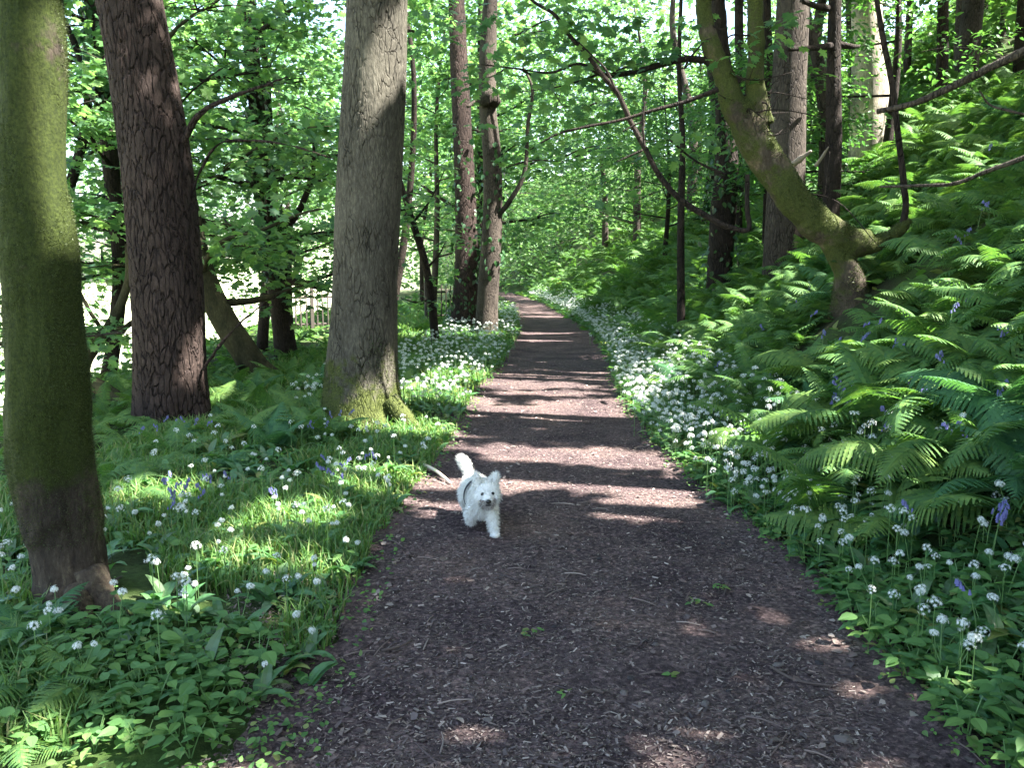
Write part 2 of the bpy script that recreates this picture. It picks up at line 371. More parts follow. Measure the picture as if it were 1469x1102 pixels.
# ------------------------------------------------------------------ ground, path
def grid(xs, ys, zf):
    X, Y = np.meshgrid(xs, ys); Z = zf(X, Y)
    V = np.stack([X, Y, Z], -1).reshape(-1, 3); nx = len(xs); ny = len(ys)
    i = np.arange(ny - 1)[:, None] * nx; j = np.arange(nx - 1)[None]
    return V, np.stack([i + j, i + j + 1, i + nx + j + 1, i + nx + j], -1).reshape(-1, 4)
xs = np.concatenate([[-900, -400, -200, -100, -60, -40, -30, -22], np.arange(-16, -4, .5), np.arange(-4, 7.5, .12), np.arange(7.5, 20, .8), [22, 30, 45, 70, 120, 300, 900]])
ys = np.concatenate([[-300, -100, -40, -20, -10], np.arange(-6, 1.5, .5), np.arange(1.5, 14, .12), np.arange(14, 40, .35), np.arange(40, 130, 1.2), [140, 170, 220, 320, 600, 1200]])
def gz(X, Y):
    Z = H(X, Y); e = .05
    inside = (X > xl(Y) - e) & (X < xr(Y) + e)
    return np.where(inside, -.03, Z)
mb = MB(); V, Fq = grid(xs, ys, gz); mb.add(V, Fq)
tag(link('ground', mb.mesh('ground', M['ground'], True)), kind='structure')
# path sheet: rows across, edges ragged and tucked into the verge
ys = np.concatenate([np.arange(-3, 1.8, .3), np.arange(1.8, 9, .04), np.arange(9, 30, .12), np.arange(30, 110, .6)])
us = np.linspace(0, 1, 61)
L_ = xl(ys) - .18 + .14 * vnoise(ys, ys * 0, 3.1) + .07 * vnoise(ys, ys, 9); R_ = xr(ys) + .12 + .07 * vnoise(ys, ys * 0 + 4, 3.3) + .04 * vnoise(ys, ys, 8, 2)
X = L_[:, None] + (R_ - L_)[:, None] * us[None]; Y = np.repeat(ys[:, None], 61, 1)
edge = np.minimum(us, 1 - us)[None]
Z = .012 + .02 * (1 - sstep(0, .12, edge)) + .018 * vnoise(X, Y, 1.2, 2) * sstep(0, .1, edge) + .009 * vnoise(X, Y, 6) + .005 * vnoise(X, Y, 21, 4)
Z = np.where(edge < .001, H(X, Y) - .05, Z); Z = np.maximum(Z, np.where(edge > .02, H(X, Y) + .006, -1))
V = np.stack([X, Y, Z], -1).reshape(-1, 3); i = np.arange(len(ys) - 1)[:, None] * 61; j = np.arange(60)[None]
mb = MB(); mb.add(V, np.stack([i + j, i + j + 1, i + 62 + j, i + 61 + j], -1).reshape(-1, 4))
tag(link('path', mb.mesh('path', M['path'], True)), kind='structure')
def PZ(x, y): return .012 + .018 * vnoise(x, y, 1.2, 2) + .009 * vnoise(x, y, 6) + .005 * vnoise(x, y, 21, 4)

def rdir(n, tilt=.35):
    """random horizontal-ish heading and upward normal with jitter"""
    a = rng.uniform(0, 2 * math.pi, n)
    X = np.stack([np.cos(a), np.sin(a), rng.normal(0, tilt * .6, n)], -1)
    N = np.stack([rng.normal(0, tilt, n), rng.normal(0, tilt, n), np.ones(n)], -1)
    return X, N
# mulch chips and leaf litter on the path
mb = MB()
n = 95000
y = 2.2 + 13 * rng.random(n) ** 1.9; u = rng.random(n); x = xl(y) - .6 * (1 + vnoise(y, y, 1.2)) + (xr(y) - xl(y) + .9 + .3 * vnoise(y, y, 1.5)) * u
X_, N_ = rdir(n, .28)
z = np.where((x > xl(y) - .1) & (x < xr(y) + .05), PZ(x, y), np.maximum(H(x, y), 0) + .02) + .004
inst(mb, CHIP, np.stack([x, y, z], -1), X_, N_, np.minimum(rng.gamma(1.5, .0055, n) + .005, .045))
n = 900; y = 2.3 + 11 * rng.random(n) ** 1.5; u = rng.random(n); u = np.where(rng.random(n) < .6, np.where(u < .5, u * .35, 1 - (1 - u) * .35), u)
x = xl(y) - .3 + (xr(y) - xl(y) + .6) * u; X_, N_ = rdir(n, .35)
inst(mb, CHEAP, np.stack([x, y, np.maximum(PZ(x, y), H(x, y)) + .012], -1), X_, N_, rng.uniform(.02, .05, n))
for _ in range(150):
    yy = 2.4 + 9 * random.random() ** 1.4; xx = random.uniform(float(xl(yy)) - .3, float(xr(yy)) + .25); a_ = random.uniform(0, 6.28); l_ = random.uniform(.04, .16); z_ = max(float(PZ(xx, yy)), Hs(xx, yy)) + .01
    mb.add(*tube([(xx, yy, z_), (xx + math.cos(a_) * l_ * .5 + random.uniform(-.01, .01), yy + math.sin(a_) * l_ * .5, z_ + .006), (xx + math.cos(a_) * l_, yy + math.sin(a_) * l_, z_)], [.0035, .003, .002], 6, 5))
tag(link('mulch', mb.mesh('mulch', M['litter'])), kind='stuff', label='purple brown bark mulch and leaf litter covering the path', cat='mulch')

# ------------------------------------------------------------------ trees
def poly(pix, d, extra=None):
    """trunk centreline from picture points (px, py, width px[, depth]) at distance d -> points, radii"""
    P = []; r = []
    for q in pix:
        dd = q[3] if len(q) > 3 else d
        P.append(at(q[0], q[1], dd)); r.append(q[2] / 2 * dd / F)
    return P, r
def sprays(mb, C, T, size, per, rad, flat=.12, tilt=.35, filt=True, m=0, zmin=None):
    """flat layered sprays of leaves round each centre in C"""
    C = np.asarray(C, float)
    if not len(C): return
    n = len(C) * per
    c = np.repeat(C, per, 0)
    a = rng.uniform(0, 2 * math.pi, n); r = np.sqrt(rng.random(n)) * rad * np.repeat(rng.uniform(.6, 1.25, len(C)), per)
    tx = np.repeat(rng.normal(0, .3, len(C)), per); ty = np.repeat(rng.normal(0, .3, len(C)), per)
    ox = np.cos(a) * r; oy = np.sin(a) * r
    P = c + np.stack([ox, oy, ox * tx + oy * ty - .25 * r * r / max(rad, .1) + rng.normal(0, flat * rad, n)], -1)
    X = np.stack([np.cos(a + rng.normal(0, .7, n)), np.sin(a + rng.normal(0, .7, n)), rng.normal(-.25, .3, n)], -1)
    N = np.stack([rng.normal(0, tilt, n) - tx, rng.normal(0, tilt, n) - ty, np.ones(n)], -1)
    k = open_gaps(P) if filt else np.ones(n, bool)
    k &= P[:, 2] > H(P[:, 0], P[:, 1]) + .1
    inst(mb, T, P[k], X[k], N[k], size * rng.uniform(.65, 1.2, k.sum()), m)
def limbs(rs, P, rad, z0, z1, nl, length, up=.35, sub=4, seg=5, rr=.35, zmin=None):
    """generic limbs along the trunk polyline between fractions z0..z1 -> tubes, spray centres"""
    C = crom(P, 60); out = []; cen = []
    if zmin is not None: z0 = float(np.argmax(C[:, 2] > zmin)) / 59
    rads = np.interp(np.linspace(0, 1, 60), np.linspace(0, 1, len(rad)), rad)
    for k in range(nl):
        f = z0 + (z1 - z0) * (k + rs.random()) / nl; i = int(f * 59); p = C[i]
        a = k * 2.4 + rs.random() * .8; L = length * (1.05 - .5 * (f - z0) / max(z1 - z0, .01)) * (.7 + .5 * rs.random())
        d = np.array([math.cos(a), math.sin(a), up * (.5 + rs.random())])
        pts = [p]; q = p.copy(); dd = d.copy()
        for s in range(4):
            dd = dd + np.array([rs.normal(0, .16), rs.normal(0, .16), rs.normal(-.02, .1)]); dd /= np.linalg.norm(dd)
            q = q + dd * L / 4; pts.append(q.copy())
        r0 = max(.012, min(rads[i] * rr, .09))
        out.append((pts, [r0, r0 * .7, r0 * .45, r0 * .2]))
        Cl = crom(pts, 20)
        cen.append(Cl[-1]); cen.append(Cl[13])
        for s in range(sub):
            j = int(5 + 14 * (s + rs.random()) / sub); sg = 1 if s % 2 else -1
            b = a + sg * rs.uniform(.5, 1.1); l2 = L * rs.uniform(.25, .5)
            e = Cl[min(j, 19)] + np.array([math.cos(b), math.sin(b), rs.uniform(-.1, .35)]) * l2
            m_ = (Cl[min(j, 19)] + e) / 2 + np.array([0, 0, .06 * l2])
            out.append(([Cl[min(j, 19)], m_, e], [r0 * .4, r0 * .25, r0 * .1]))
            cen.append(e); cen.append(m_)
    return out, cen
def build_tree(name, label, P, rad, barkm, cat='tree', group=None, nr=60, ns=20, mod=None, limbspec=None, T=None, leafm=None, leaf=(.14, 26, .6),
               branches=(), extra_c=(), filt=True, seed=1, crown_name='crown', flat=.12, ivy=None, dens_mb=None):
    base = Vector(P[0]); rs = np.random.default_rng(seed)
    root = empty(name, base, label, cat, group)
    mb = MB(); V, Fs = tube(P, rad, nr, ns, mod, cap=True); mb.add(V, Fs)
    cen = list(extra_c)
    if limbspec:
        o, c = limbs(rs, P, rad, **limbspec); cen += c
        for pts, r in o:
            if open_gaps(crom(pts, 12)).all(): mb.add(*tube(pts, r, 10, 6, wob=.05))
    for pts, r in branches: mb.add(*tube(pts, r, max(10, 5 * len(pts)), 8, wob=.06))
    link('trunk', mb.mesh('trunk', barkm, True, base), root)
    if cen and T is not None:
        mb = MB(); sprays(mb, cen, T, leaf[0], leaf[1], leaf[2], flat, filt=filt)
        if mb.n: link(crown_name, mb.mesh('crown', leafm, False, base), root)
    if ivy:
        mb = MB(); C = crom(P, 200); rr = np.interp(np.linspace(0, 1, 200), np.linspace(0, 1, len(rad)), rad)
        f0, f1, nn, sz = ivy; i = (rng.uniform(f0, f1, nn) * 199).astype(int); a = rng.uniform(0, 6.28, nn)
        o = np.stack([np.cos(a), np.sin(a), rng.normal(0, .2, nn)], -1)
        Q = C[i] + o * (rr[i] * rng.uniform(1.0, 1.7, nn) + .02)[:, None]
        inst(mb, BROAD, Q, np.stack([rng.normal(0, .5, nn), rng.normal(0, .5, nn), -np.ones(nn)], -1), o + rng.normal(0, .35, (nn, 3)), sz * rng.uniform(.6, 1.3, nn))
        link('ivy', mb.mesh('ivy', M['ivy'], False, base), root)
    return root

def extend(P, r, z, dx=0, dy=0, rt=.05):
    """carry a trunk on up out of the frame to height z"""
    p = Vector(P[-1]); P.append(p + Vector((dx * .5, dy * .5, (z - p.z) * .5))); r.append((r[-1] + rt) / 2)
    P.append(Vector((p.x + dx, p.y + dy, z))); r.append(rt); return P, r

# A: mossy trunk close on the left
P, r = poly([(118, 905, 150), (112, 870, 128), (103, 820, 112), (92, 760, 116), (80, 690, 128), (70, 610, 124), (66, 520, 116), (62, 430, 108), (57, 350, 104), (50, 260, 92), (47, 150, 90), (46, 60, 92), (40, -40, 84)], 3.62)
P[0].z = Hs(P[0].x, P[0].y) - .05; r = [v * .9 for v in r]
extend(P, r, 13, -.5, .8)
def modA(th, f, c):
    z = c[2]
    fl = np.exp(-max(z, 0) * 7)
    lump = np.array([mnoise.noise(Vector((math.cos(t) * 1.3, math.sin(t) * 1.3, z * 2.2))) * .10 + mnoise.noise(Vector((math.cos(t) * 4, math.sin(t) * 4, z * 7))) * .035 for t in th])
    lip = .42 + .05 * np.sin(3 * th + 1)
    return 1 + fl * (.10 * np.cos(4 * th + 1) + .10 * np.cos(7 * th)) + lump - .07 * sstep(lip + .03, lip - .03, z) * (z > .1) + .03 * np.exp(-((z - lip - .05) / .04) ** 2)
rootsA = [([at(128, 820, 3.55), at(148, 858, 3.5), at(172, 886, 3.42), at(192, 905, 3.3)], [.07, .06, .04, .012]), ([at(85, 850, 3.5), at(78, 890, 3.4), at(72, 925, 3.25)], [.07, .055, .015]), ([at(110, 850, 3.5), at(118, 895, 3.35), at(128, 925, 3.2)], [.07, .05, .015])]
build_tree('mossy_tree', 'moss covered green brown trunk, nearest tree at the left edge', P, r, M['bark_moss'], nr=420, ns=110, mod=modA, branches=rootsA,
           limbspec=dict(z0=.55, z1=1, nl=10, length=3.6, up=.5, zmin=7.0), T=CHEAP, leafm=M['canopy'], leaf=(.2, 13, .9), seed=11)
# B: dark pine
P, r = poly([(247, 622, 118), (246, 600, 108), (244, 540, 101), (242, 450, 99), (236, 350, 95), (224, 230, 91), (207, 120, 88), (186, 0, 86), (170, -90, 82)], 8.4)
P[0].z = Hs(P[0].x, P[0].y) - .1
extend(P, r, 17, -1.2, 0, .08)
def modB(th, f, c):
    fl = np.exp(-max(c[2], 0) * 4)
    return 1 + fl * (.10 * np.cos(3 * th + 2) + .07 * np.cos(6 * th)) + .025 * np.sin(4 * th + c[2] * 2)
pine_br = [([at(262, 205, 8.3), at(285, 165, 8.2), at(330, 140, 8.1), at(380, 122, 8.0), at(412, 110, 8.0)], [.035, .026, .018, .009]),
           ([at(268, 250, 8.4), at(262, 240, 8.6), at(258, 150, 8.9), at(300, 110, 9), at(330, 90, 9.1)], [.02, .015, .01, .006]),
           ([at(268, 300, 8.4), at(290, 240, 8.3), at(312, 208, 8.2), at(370, 202, 8.1), at(440, 215, 8.0), at(480, 228, 8.0)], [.016, .014, .010, .006]),
           ([at(292, 530, 8.3), at(320, 490, 8.2), at(360, 450, 8.1), at(400, 420, 8.0)], [.022, .016, .010, .005])]
build_tree('pine_tree', 'dark purple brown pine with plated bark, second trunk from the left', P, r, M['bark_pine'], nr=520, ns=150, mod=modB,
           limbspec=dict(z0=.62, z1=1, nl=12, length=3.2, up=.3, zmin=8), T=CHEAP, leafm=M['canopy'], leaf=(.2, 13, .9), branches=pine_br, seed=12)
# C: grey spruce beside the path
P, r = poly([(524, 640, 178), (522, 612, 132), (518, 585, 116), (518, 540, 104), (522, 470, 97), (524, 400, 92), (528, 300, 90), (533, 200, 87), (538, 100, 85), (541, 0, 83), (544, -90, 80)], 8.2)
P[0].z = Hs(P[0].x, P[0].y) - .1
extend(P, r, 18, .3, 0, .08)
def modC(th, f, c):
    z = max(c[2] + .05, 0); fl = np.exp(-z * 4.5)
    return 1 + fl * (.16 * np.cos(5 * th + .8) + .10 * np.cos(3 * th + 2.2)) + .02 * np.sin(4 * th + z * 2)
roots = [([at(560, 575, 8.0), at(585, 605, 7.9), at(610, 628, 7.85), at(632, 652, 7.6)], [.10, .085, .06, .02]),
         ([at(500, 590, 8.1), at(475, 612, 7.9), at(455, 635, 7.7)], [.1, .08, .02]),
         ([at(540, 600, 7.9), at(548, 628, 7.6), at(556, 655, 7.2)], [.1, .07, .02])]
build_tree('spruce_tree', 'large grey brown spruce trunk with flared mossy roots left of the path', P, r, M['bark_spruce'], nr=520, ns=150, mod=modC,
           limbspec=dict(z0=.62, z1=1, nl=12, length=3.2, up=.3, zmin=8), T=CHEAP, leafm=M['canopy'], leaf=(.2, 13, .9), branches=roots, seed=13)
# D, E: pair of trunks left of the path further on
P, r = poly([(663, 482, 42), (666, 440, 37), (669, 380, 33), (668, 300, 30), (664, 200, 27), (659, 100, 25), (655, 0, 22)], 22.8)
P[0].z = Hs(P[0].x, P[0].y) - .1; extend(P, r, 16, 0, 0, .06)
build_tree('tree', 'dark reddish trunk with ivy, left one of the pair beyond the spruce', P, r, M['bark_pine'], nr=160, ns=28,
           limbspec=dict(z0=.4, z1=1, nl=18, length=4, up=.3), T=MAPLE, leafm=M['syc'], leaf=(.2, 26, .9), seed=14, ivy=(0, .5, 500, .13))
P, r = poly([(697, 492, 36), (699, 440, 31), (704, 360, 29), (707, 290, 27), (704, 200, 25), (700, 160, 24), (700, 80, 24), (702, 30, 21), (706, -30, 18)], 20.4)
P[0].z = Hs(P[0].x, P[0].y) - .1; extend(P, r, 15, .3, 0, .06)
burl = [([at(690, 150, 20.3), at(702, 140, 20.2), at(714, 150, 20.3)], [.16, .26, .12]), ([at(700, 150, 20.3), at(686, 146, 20.2), at(670, 153, 20)], [.1, .08, .03]),
        ([at(706, 320, 20.4), at(730, 290, 20.2), at(748, 260, 20.1), at(757, 180, 20), at(762, 120, 20), (at(750, 95, 20))], [.07, .065, .05, .04, .02])]
build_tree('tree', 'grey leaning trunk with a dark burl, right one of the pair beside the path', P, r, M['bark_grey'], nr=160, ns=28, branches=burl,
           limbspec=dict(z0=.42, z1=1, nl=16, length=4, up=.3), T=MAPLE, leafm=M['syc'], leaf=(.2, 26, .9), seed=15, ivy=(.15, .4, 160, .14))
P, r = poly([(675, 470, 22), (680, 420, 24), (684, 360, 20), (683, 300, 18), (690, 200, 14)], 27)
P[0].z = Hs(P[0].x, P[0].y) - .1; extend(P, r, 12, 0, 0, .04)
build_tree('tree', 'thin dark trunk glimpsed between the paired trunks', P, r, M['bark_dark'], nr=60, ns=12,
           limbspec=dict(z0=.4, z1=1, nl=10, length=3.4, up=.3), T=MAPLE, leafm=M['syc'], leaf=(.2, 24, .9), seed=16)
# F sapling
P, r = poly([(625, 496, 13), (619, 430, 12), (608, 370, 11), (594, 325, 10), (580, 280, 8), (570, 240, 6), (572, 180, 5), (560, 100, 4)], 17.5)
P[0].z = Hs(P[0].x, P[0].y) - .05
build_tree('sapling', 'slender bent dark sapling just right of the spruce', P, r, M['bark_dark'], nr=60, ns=10,
           branches=[([at(617, 430, 17.5), at(600, 434, 17.3), at(575, 428, 17)], [.03, .02, .01]), ([at(612, 385, 17.5), at(630, 365, 17.4), at(640, 345, 17.2)], [.03, .02, .008]),
                     ([at(594, 325, 17.5), at(575, 300, 17), at(566, 280, 17)], [.03, .02, .008]), ([at(594, 318, 17.5), at(615, 290, 17.3), at(640, 240, 17)], [.03, .02, .008])],
           extra_c=[at(640, 345, 17.2), at(575, 428, 17), at(640, 240, 17), at(620, 280, 17.2), at(572, 180, 17.4), at(560, 110, 17.2), at(640, 395, 17.4), at(600, 440, 17)],
           T=MAPLE, leafm=M['syc'], leaf=(.15, 26, .45), seed=17)
# G leaning trunk, H upright ivy trunk
P, r = poly([(392, 560, 46), (372, 535, 42), (348, 500, 38), (322, 460, 36), (300, 415, 34), (286, 370, 30), (272, 300, 26), (250, 200, 22), (235, 100, 20)], 12.0)
P[0].z = Hs(P[0].x, P[0].y) - .1; extend(P, r, 9, -.4, 0, .04)
build_tree('leaning_tree', 'mossy trunk leaning left, behind and right of the pine', P, r, M['bark_grn'], nr=100, ns=18,
           limbspec=dict(z0=.35, z1=1, nl=14, length=2.8, up=.25), T=MAPLE, leafm=M['syc'], leaf=(.15, 30, .6), seed=18)
P, r = poly([(412, 520, 34), (406, 470, 30), (400, 400, 36), (396, 350, 40), (386, 310, 30), (372, 240, 26), (368, 150, 22), (360, 60, 20), (356, -20, 18)], 15.0)
P[0].z = Hs(P[0].x, P[0].y) - .1; extend(P, r, 11, -.2, 0, .04)
build_tree('ivy_tree', 'dark ivy wrapped trunk in the undergrowth between pine and spruce', P, r, M['bark_dark'], nr=100, ns=18,
           branches=[([at(396, 380, 15), at(370, 360, 14.6), at(330, 345, 14.2), at(290, 335, 14)], [.09, .07, .05, .02]), ([at(400, 345, 15), at(430, 300, 14.8), at(448, 250, 14.6), at(450, 190, 14.4)], [.07, .06, .05, .02]),
                     ([at(380, 410, 15), at(430, 405, 14.6), at(470, 415, 14.4)], [.08, .07, .05])],
           limbspec=dict(z0=.3, z1=1, nl=18, length=3.2, up=.25), T=MAPLE, leafm=M['syc'], leaf=(.15, 30, .6), seed=19, ivy=(.2, .65, 900, .12))
P, r = poly([(150, 560, 22), (165, 480, 20), (172, 400, 20), (160, 250, 22), (152, 150, 26), (140, 60, 22), (128, -20, 16)], 12.5)
P[0].z = Hs(P[0].x, P[0].y) - .1; extend(P, r, 9, -.3, 0, .04)
build_tree('ivy_tree', 'dark ivy laden trunk just behind the left side of the pine', P, r, M['bark_dark'], nr=100, ns=14,
           limbspec=dict(z0=.25, z1=1, nl=14, length=2.8, up=.25), T=MAPLE, leafm=M['syc'], leaf=(.15, 28, .6), seed=20, ivy=(.45, .95, 900, .11))
# J low shrub tree left between mossy tree and pine
P, r = poly([(118, 560, 20), (122, 520, 18), (150, 480, 16), (172, 440, 13), (184, 400, 10), (182, 350, 6)], 10.0)
P[0].z = Hs(P[0].x, P[0].y) - .05
build_tree('shrub', 'low twisting shrub with arching stems between the two left trunks', P, r, M['bark_grn'], nr=50, ns=10,
           branches=[([at(112, 500, 10), at(140, 480, 10.2), at(170, 476, 10.4), at(190, 462, 10.5)], [.07, .06, .05, .03]),
                     ([at(120, 545, 9.9), at(150, 560, 9.7), at(190, 590, 9.3)], [.09, .1, .07]),
                     ([at(150, 480, 10), at(120, 430, 9.8), at(105, 390, 9.7)], [.03, .02, .01])],
           extra_c=[at(x_, y_, 10 + k_ * .3) for k_, (x_, y_) in enumerate([(110, 430), (150, 470), (180, 520), (130, 560), (160, 600), (20, 480), (15, 560), (10, 640), (120, 350), (150, 300), (20, 300)])],
           T=MAPLE, leafm=M['syc'], leaf=(.12, 40, .5), seed=21)

# understorey sycamores, mostly on the valley side
und = [(-6.8, 12.5, 7.0, 3.0), (-8.8, 11.5, 5.0, 2.0), (-5.2, 16.5, 8.5, 2.8), (-2.6, 26, 9.5, 3.6), (-8.5, 18, 8.0, 3.2), (-8.6, 28, 10, 3.6), (-1.9, 33, 11, 3.8), (-11, 24, 9, 3.4),
       (-3.2, 20.5, 9.5, 3.0), (-9, 32, 11, 4), (-4.5, 40, 10, 3.6), (-6.6, 8.8, 5.2, 2.2), (-14, 19, 6, 2.4), (-.9, 42, 13, 4.0)]
where = ['beyond the shrub, just right of the leftmost trunk', 'low on the slope behind the mossy trunk', 'filling the gap between pine and spruce', 'behind the paired trunks',
         'further down the slope behind the pine', 'well behind the picket fence on the slope', 'overhanging the far path from the left', 'distant on the slope seen left of the spruce',
         'whose leaves hang in front of the paired trunks', 'far back behind the ivy wrapped trunk', 'far back just left of the path end', 'small one against the left side of the pine', 'low down at the far left', 'farthest one at the bend of the path']
for k, (x_, y_, h_, L) in enumerate(und):
    rs = np.random.default_rng(100 + k); z_ = Hs(x_, y_) - .1
    P = [Vector((x_, y_, z_)), Vector((x_ + rs.normal(0, .2), y_ + rs.normal(0, .2), z_ + h_ * .35)), Vector((x_ + rs.normal(0, .4), y_ + rs.normal(0, .3), z_ + h_ * .7)), Vector((x_ + rs.normal(0, .5), y_, z_ + h_))]
    s_ = np.clip(y_ / 130 + .03, .12, .3)
    build_tree('sycamore_tree', 'bright leafy young sycamore ' + where[k], P, [.12, .09, .06, .02], M['bark_grey'] if k % 2 else M['bark_dark'], nr=30, ns=10,
               group='young sycamores left of the path', limbspec=dict(z0=.22, z1=1, nl=int(9 + h_ * .9), length=L, up=.28, sub=5), T=MAPLE, leafm=M['syc'],
               leaf=(float(max(.12, s_ * .75)), 20 if y_ < 30 else 16, .62 if y_ < 20 else .8), seed=100 + k)

# K: twisted mossy tree on the bank, forks swept left
def remeshed(parts, voxel, smooth, name, mats, origin):
    mb = MB()
    for pts, r in parts: mb.add(*tube(pts, r, 10 * len(pts), 20))
    me = mb.mesh('tmp', mats, True); o = bpy.data.objects.new('tmp', me); col.objects.link(o)
    m = o.modifiers.new('r', 'REMESH'); m.mode = 'VOXEL'; m.voxel_size = voxel; m.use_smooth_shade = True
    if smooth: s = o.modifiers.new('s', 'SMOOTH'); s.iterations = smooth; s.factor = .5
    bpy.context.view_layer.update()
    dg = bpy.context.evaluated_depsgraph_get(); m2 = bpy.data.meshes.new_from_object(o.evaluated_get(dg), depsgraph=dg)
    bpy.data.objects.remove(o); bpy.data.meshes.remove(me)
    co = np.zeros(len(m2.vertices) * 3, np.float32); no = co.copy(); m2.vertices.foreach_get('co', co); m2.vertices.foreach_get('normal', no)
    co = co.reshape(-1, 3); no = no.reshape(-1, 3)
    dn = np.array([mnoise.noise(Vector(c_ * np.array([5, 5, 3]))) * .022 + mnoise.noise(Vector(c_ * 16)) * .009 for c_ in co.astype(float)])
    m2.vertices.foreach_set('co', (co + no * dn[:, None]).astype(np.float32).reshape(-1)); m2.update()
    m2.name = name; m2.transform(Matrix.Translation(-Vector(origin)))
    m2.polygons.foreach_set('use_smooth', np.ones(len(m2.polygons), bool))
    return m2
DK = 8.0
def pk(pix, d=DK):
    P, r = poly(pix, d); return (P, [v * (.70 if v > .1 else .8) for v in r])
kb = at(1222, 430, DK + .05); kb.z = Hs(kb.x, kb.y) - .25
kparts = [([kb] + pk([(1213, 385, 48), (1196, 350, 52), (1175, 322, 56)])[0], [.21] + pk([(1213, 385, 48), (1196, 350, 52), (1175, 322, 56)])[1]),
          pk([(1245, 345, 50), (1225, 348, 62), (1190, 333, 68), (1150, 300, 66), (1118, 258, 64), (1092, 215, 66), (1072, 180, 66), (1060, 150, 46)]),
          pk([(1075, 185, 60), (1052, 150, 50), (1038, 110, 40), (1022, 70, 34), (1012, 30, 30), (1008, -20, 28), (1000, -120, 22, 8.2)]),
          pk([(1090, 180, 56), (1084, 130, 38), (1084, 80, 32), (1083, 30, 30), (1082, -20, 28), (1080, -150, 20, 8.2)]),
          pk([(1225, 350, 46), (1252, 349, 36), (1275, 340, 30), (1292, 328, 22), (1306, 316, 8)]),
          pk([(1294, 326, 15), (1299, 300, 13), (1296, 260, 13), (1288, 190, 12), (1278, 110, 12), (1266, 50, 11), (1258, 0, 10), (1250, -80, 8)]),
          pk([(1060, 120, 20), (1040, 105, 14), (1015, 88, 12), (990, 84, 11), (950, 92, 10), (900, 105, 9), (862, 106, 9), (848, 98, 7), (835, 92, 5), (790, 104, 4), (740, 98, 3), (690, 92, 2.5)]),
          pk([(1060, 175, 20), (1045, 150, 14), (1032, 130, 10), (1020, 100, 14)])]
root = empty('twisted_tree', kb, 'crooked mossy tree forking from a low bend on the fern bank', 'tree')
def moss_tufts(root, me, n, ok, ln=.012, wd=.003):
    nv = len(me.polygons); c = np.zeros(nv * 3, np.float32); nn = c.copy(); me.polygons.foreach_get('center', c); me.polygons.foreach_get('normal', nn)
    ar = np.zeros(nv, np.float32); me.polygons.foreach_get('area', ar); c = c.reshape(-1, 3); nn = nn.reshape(-1, 3); w_ = ar * ok(c, nn)
    i = rng.choice(nv, n, p=w_ / w_.sum()); P_ = c[i] + rng.normal(0, .006, (n, 3)); N_ = nn[i]; d = N_ + rng.normal(0, .5, (n, 3)); d /= np.linalg.norm(d, axis=1)[:, None]
    sd = np.cross(d, rng.normal(0, 1, d.shape)); sd /= np.linalg.norm(sd, axis=1)[:, None]; L_ = ln * rng.uniform(.4, 1.3, n)[:, None]
    V = np.stack([P_ + sd * wd, P_ - sd * wd, P_ + d * L_], 1).reshape(-1, 3); mb = MB(); mb.add(V, np.arange(3 * n).reshape(-1, 3)); link('moss', mb.mesh('moss', M['moss']), root)
def bn(c, f, o=0): return vnoise(c[:, 0] * 6 + c[:, 1] * 5, c[:, 2] * 2.2 + c[:, 1] * 3, f, o)
ktm = remeshed(kparts[:5], .016, 4, 'trunk', M['bark_limb'], kb)
link('trunk', ktm, root)
moss_tufts(root, ktm, 16000, lambda c, n: (n[:, 2] > -.15) * (bn(c, 1.0) > -.2) * (c[:, 2] < 2.2) + 1e-6, .016, .004)
for o_ in list(col.objects):
    if o_.name in ('mossy_tree', 'spruce_tree'):
        tm = [c_ for c_ in o_.children if c_.name.startswith('trunk')][0].data
        if o_.name == 'mossy_tree': moss_tufts(o_, tm, 52000, lambda c, n: (c[:, 2] > .35) * (c[:, 2] < 3.2) * (bn(c, 1.2) > -.35 + .25 * (c[:, 2] > 1.7)) + 1e-6, .009, .0016)
        else: moss_tufts(o_, tm, 14000, lambda c, n: (c[:, 2] < .75 + .3 * np.sin(c[:, 0] * 9)) * (bn(c, 1.0) > -.2) + 1e-6, .018, .004)
def sweep(parts, seg=8):
    mb = MB()
    for pts, r in parts: mb.add(*tube(pts, r, max(12, 6 * len(pts)), seg, wob=.05))
    return mb
rs_ = np.random.default_rng(5); tw = []
for src in (kparts[2][0], kparts[3][0], kparts[6][0], kparts[1][0][3:]):
    Cs = crom(src, 30)
    for _ in range(9):
        p = Cs[rs_.integers(2, 28)]; a = rs_.uniform(0, 6.28); L = rs_.uniform(.25, .8); d = np.array([math.cos(a), math.sin(a) * .6, rs_.uniform(-.5, .5)])
        q = p + d * L * .5 + rs_.normal(0, .05, 3); e = q + (d + rs_.normal(0, .5, 3)) * L * .5
        tw.append(([p, q, e], [.011, .007, .003])); tw.append(([q, q + (d[::-1] * .3 + rs_.normal(0, .2, 3)) * L]  , [.005, .002]))
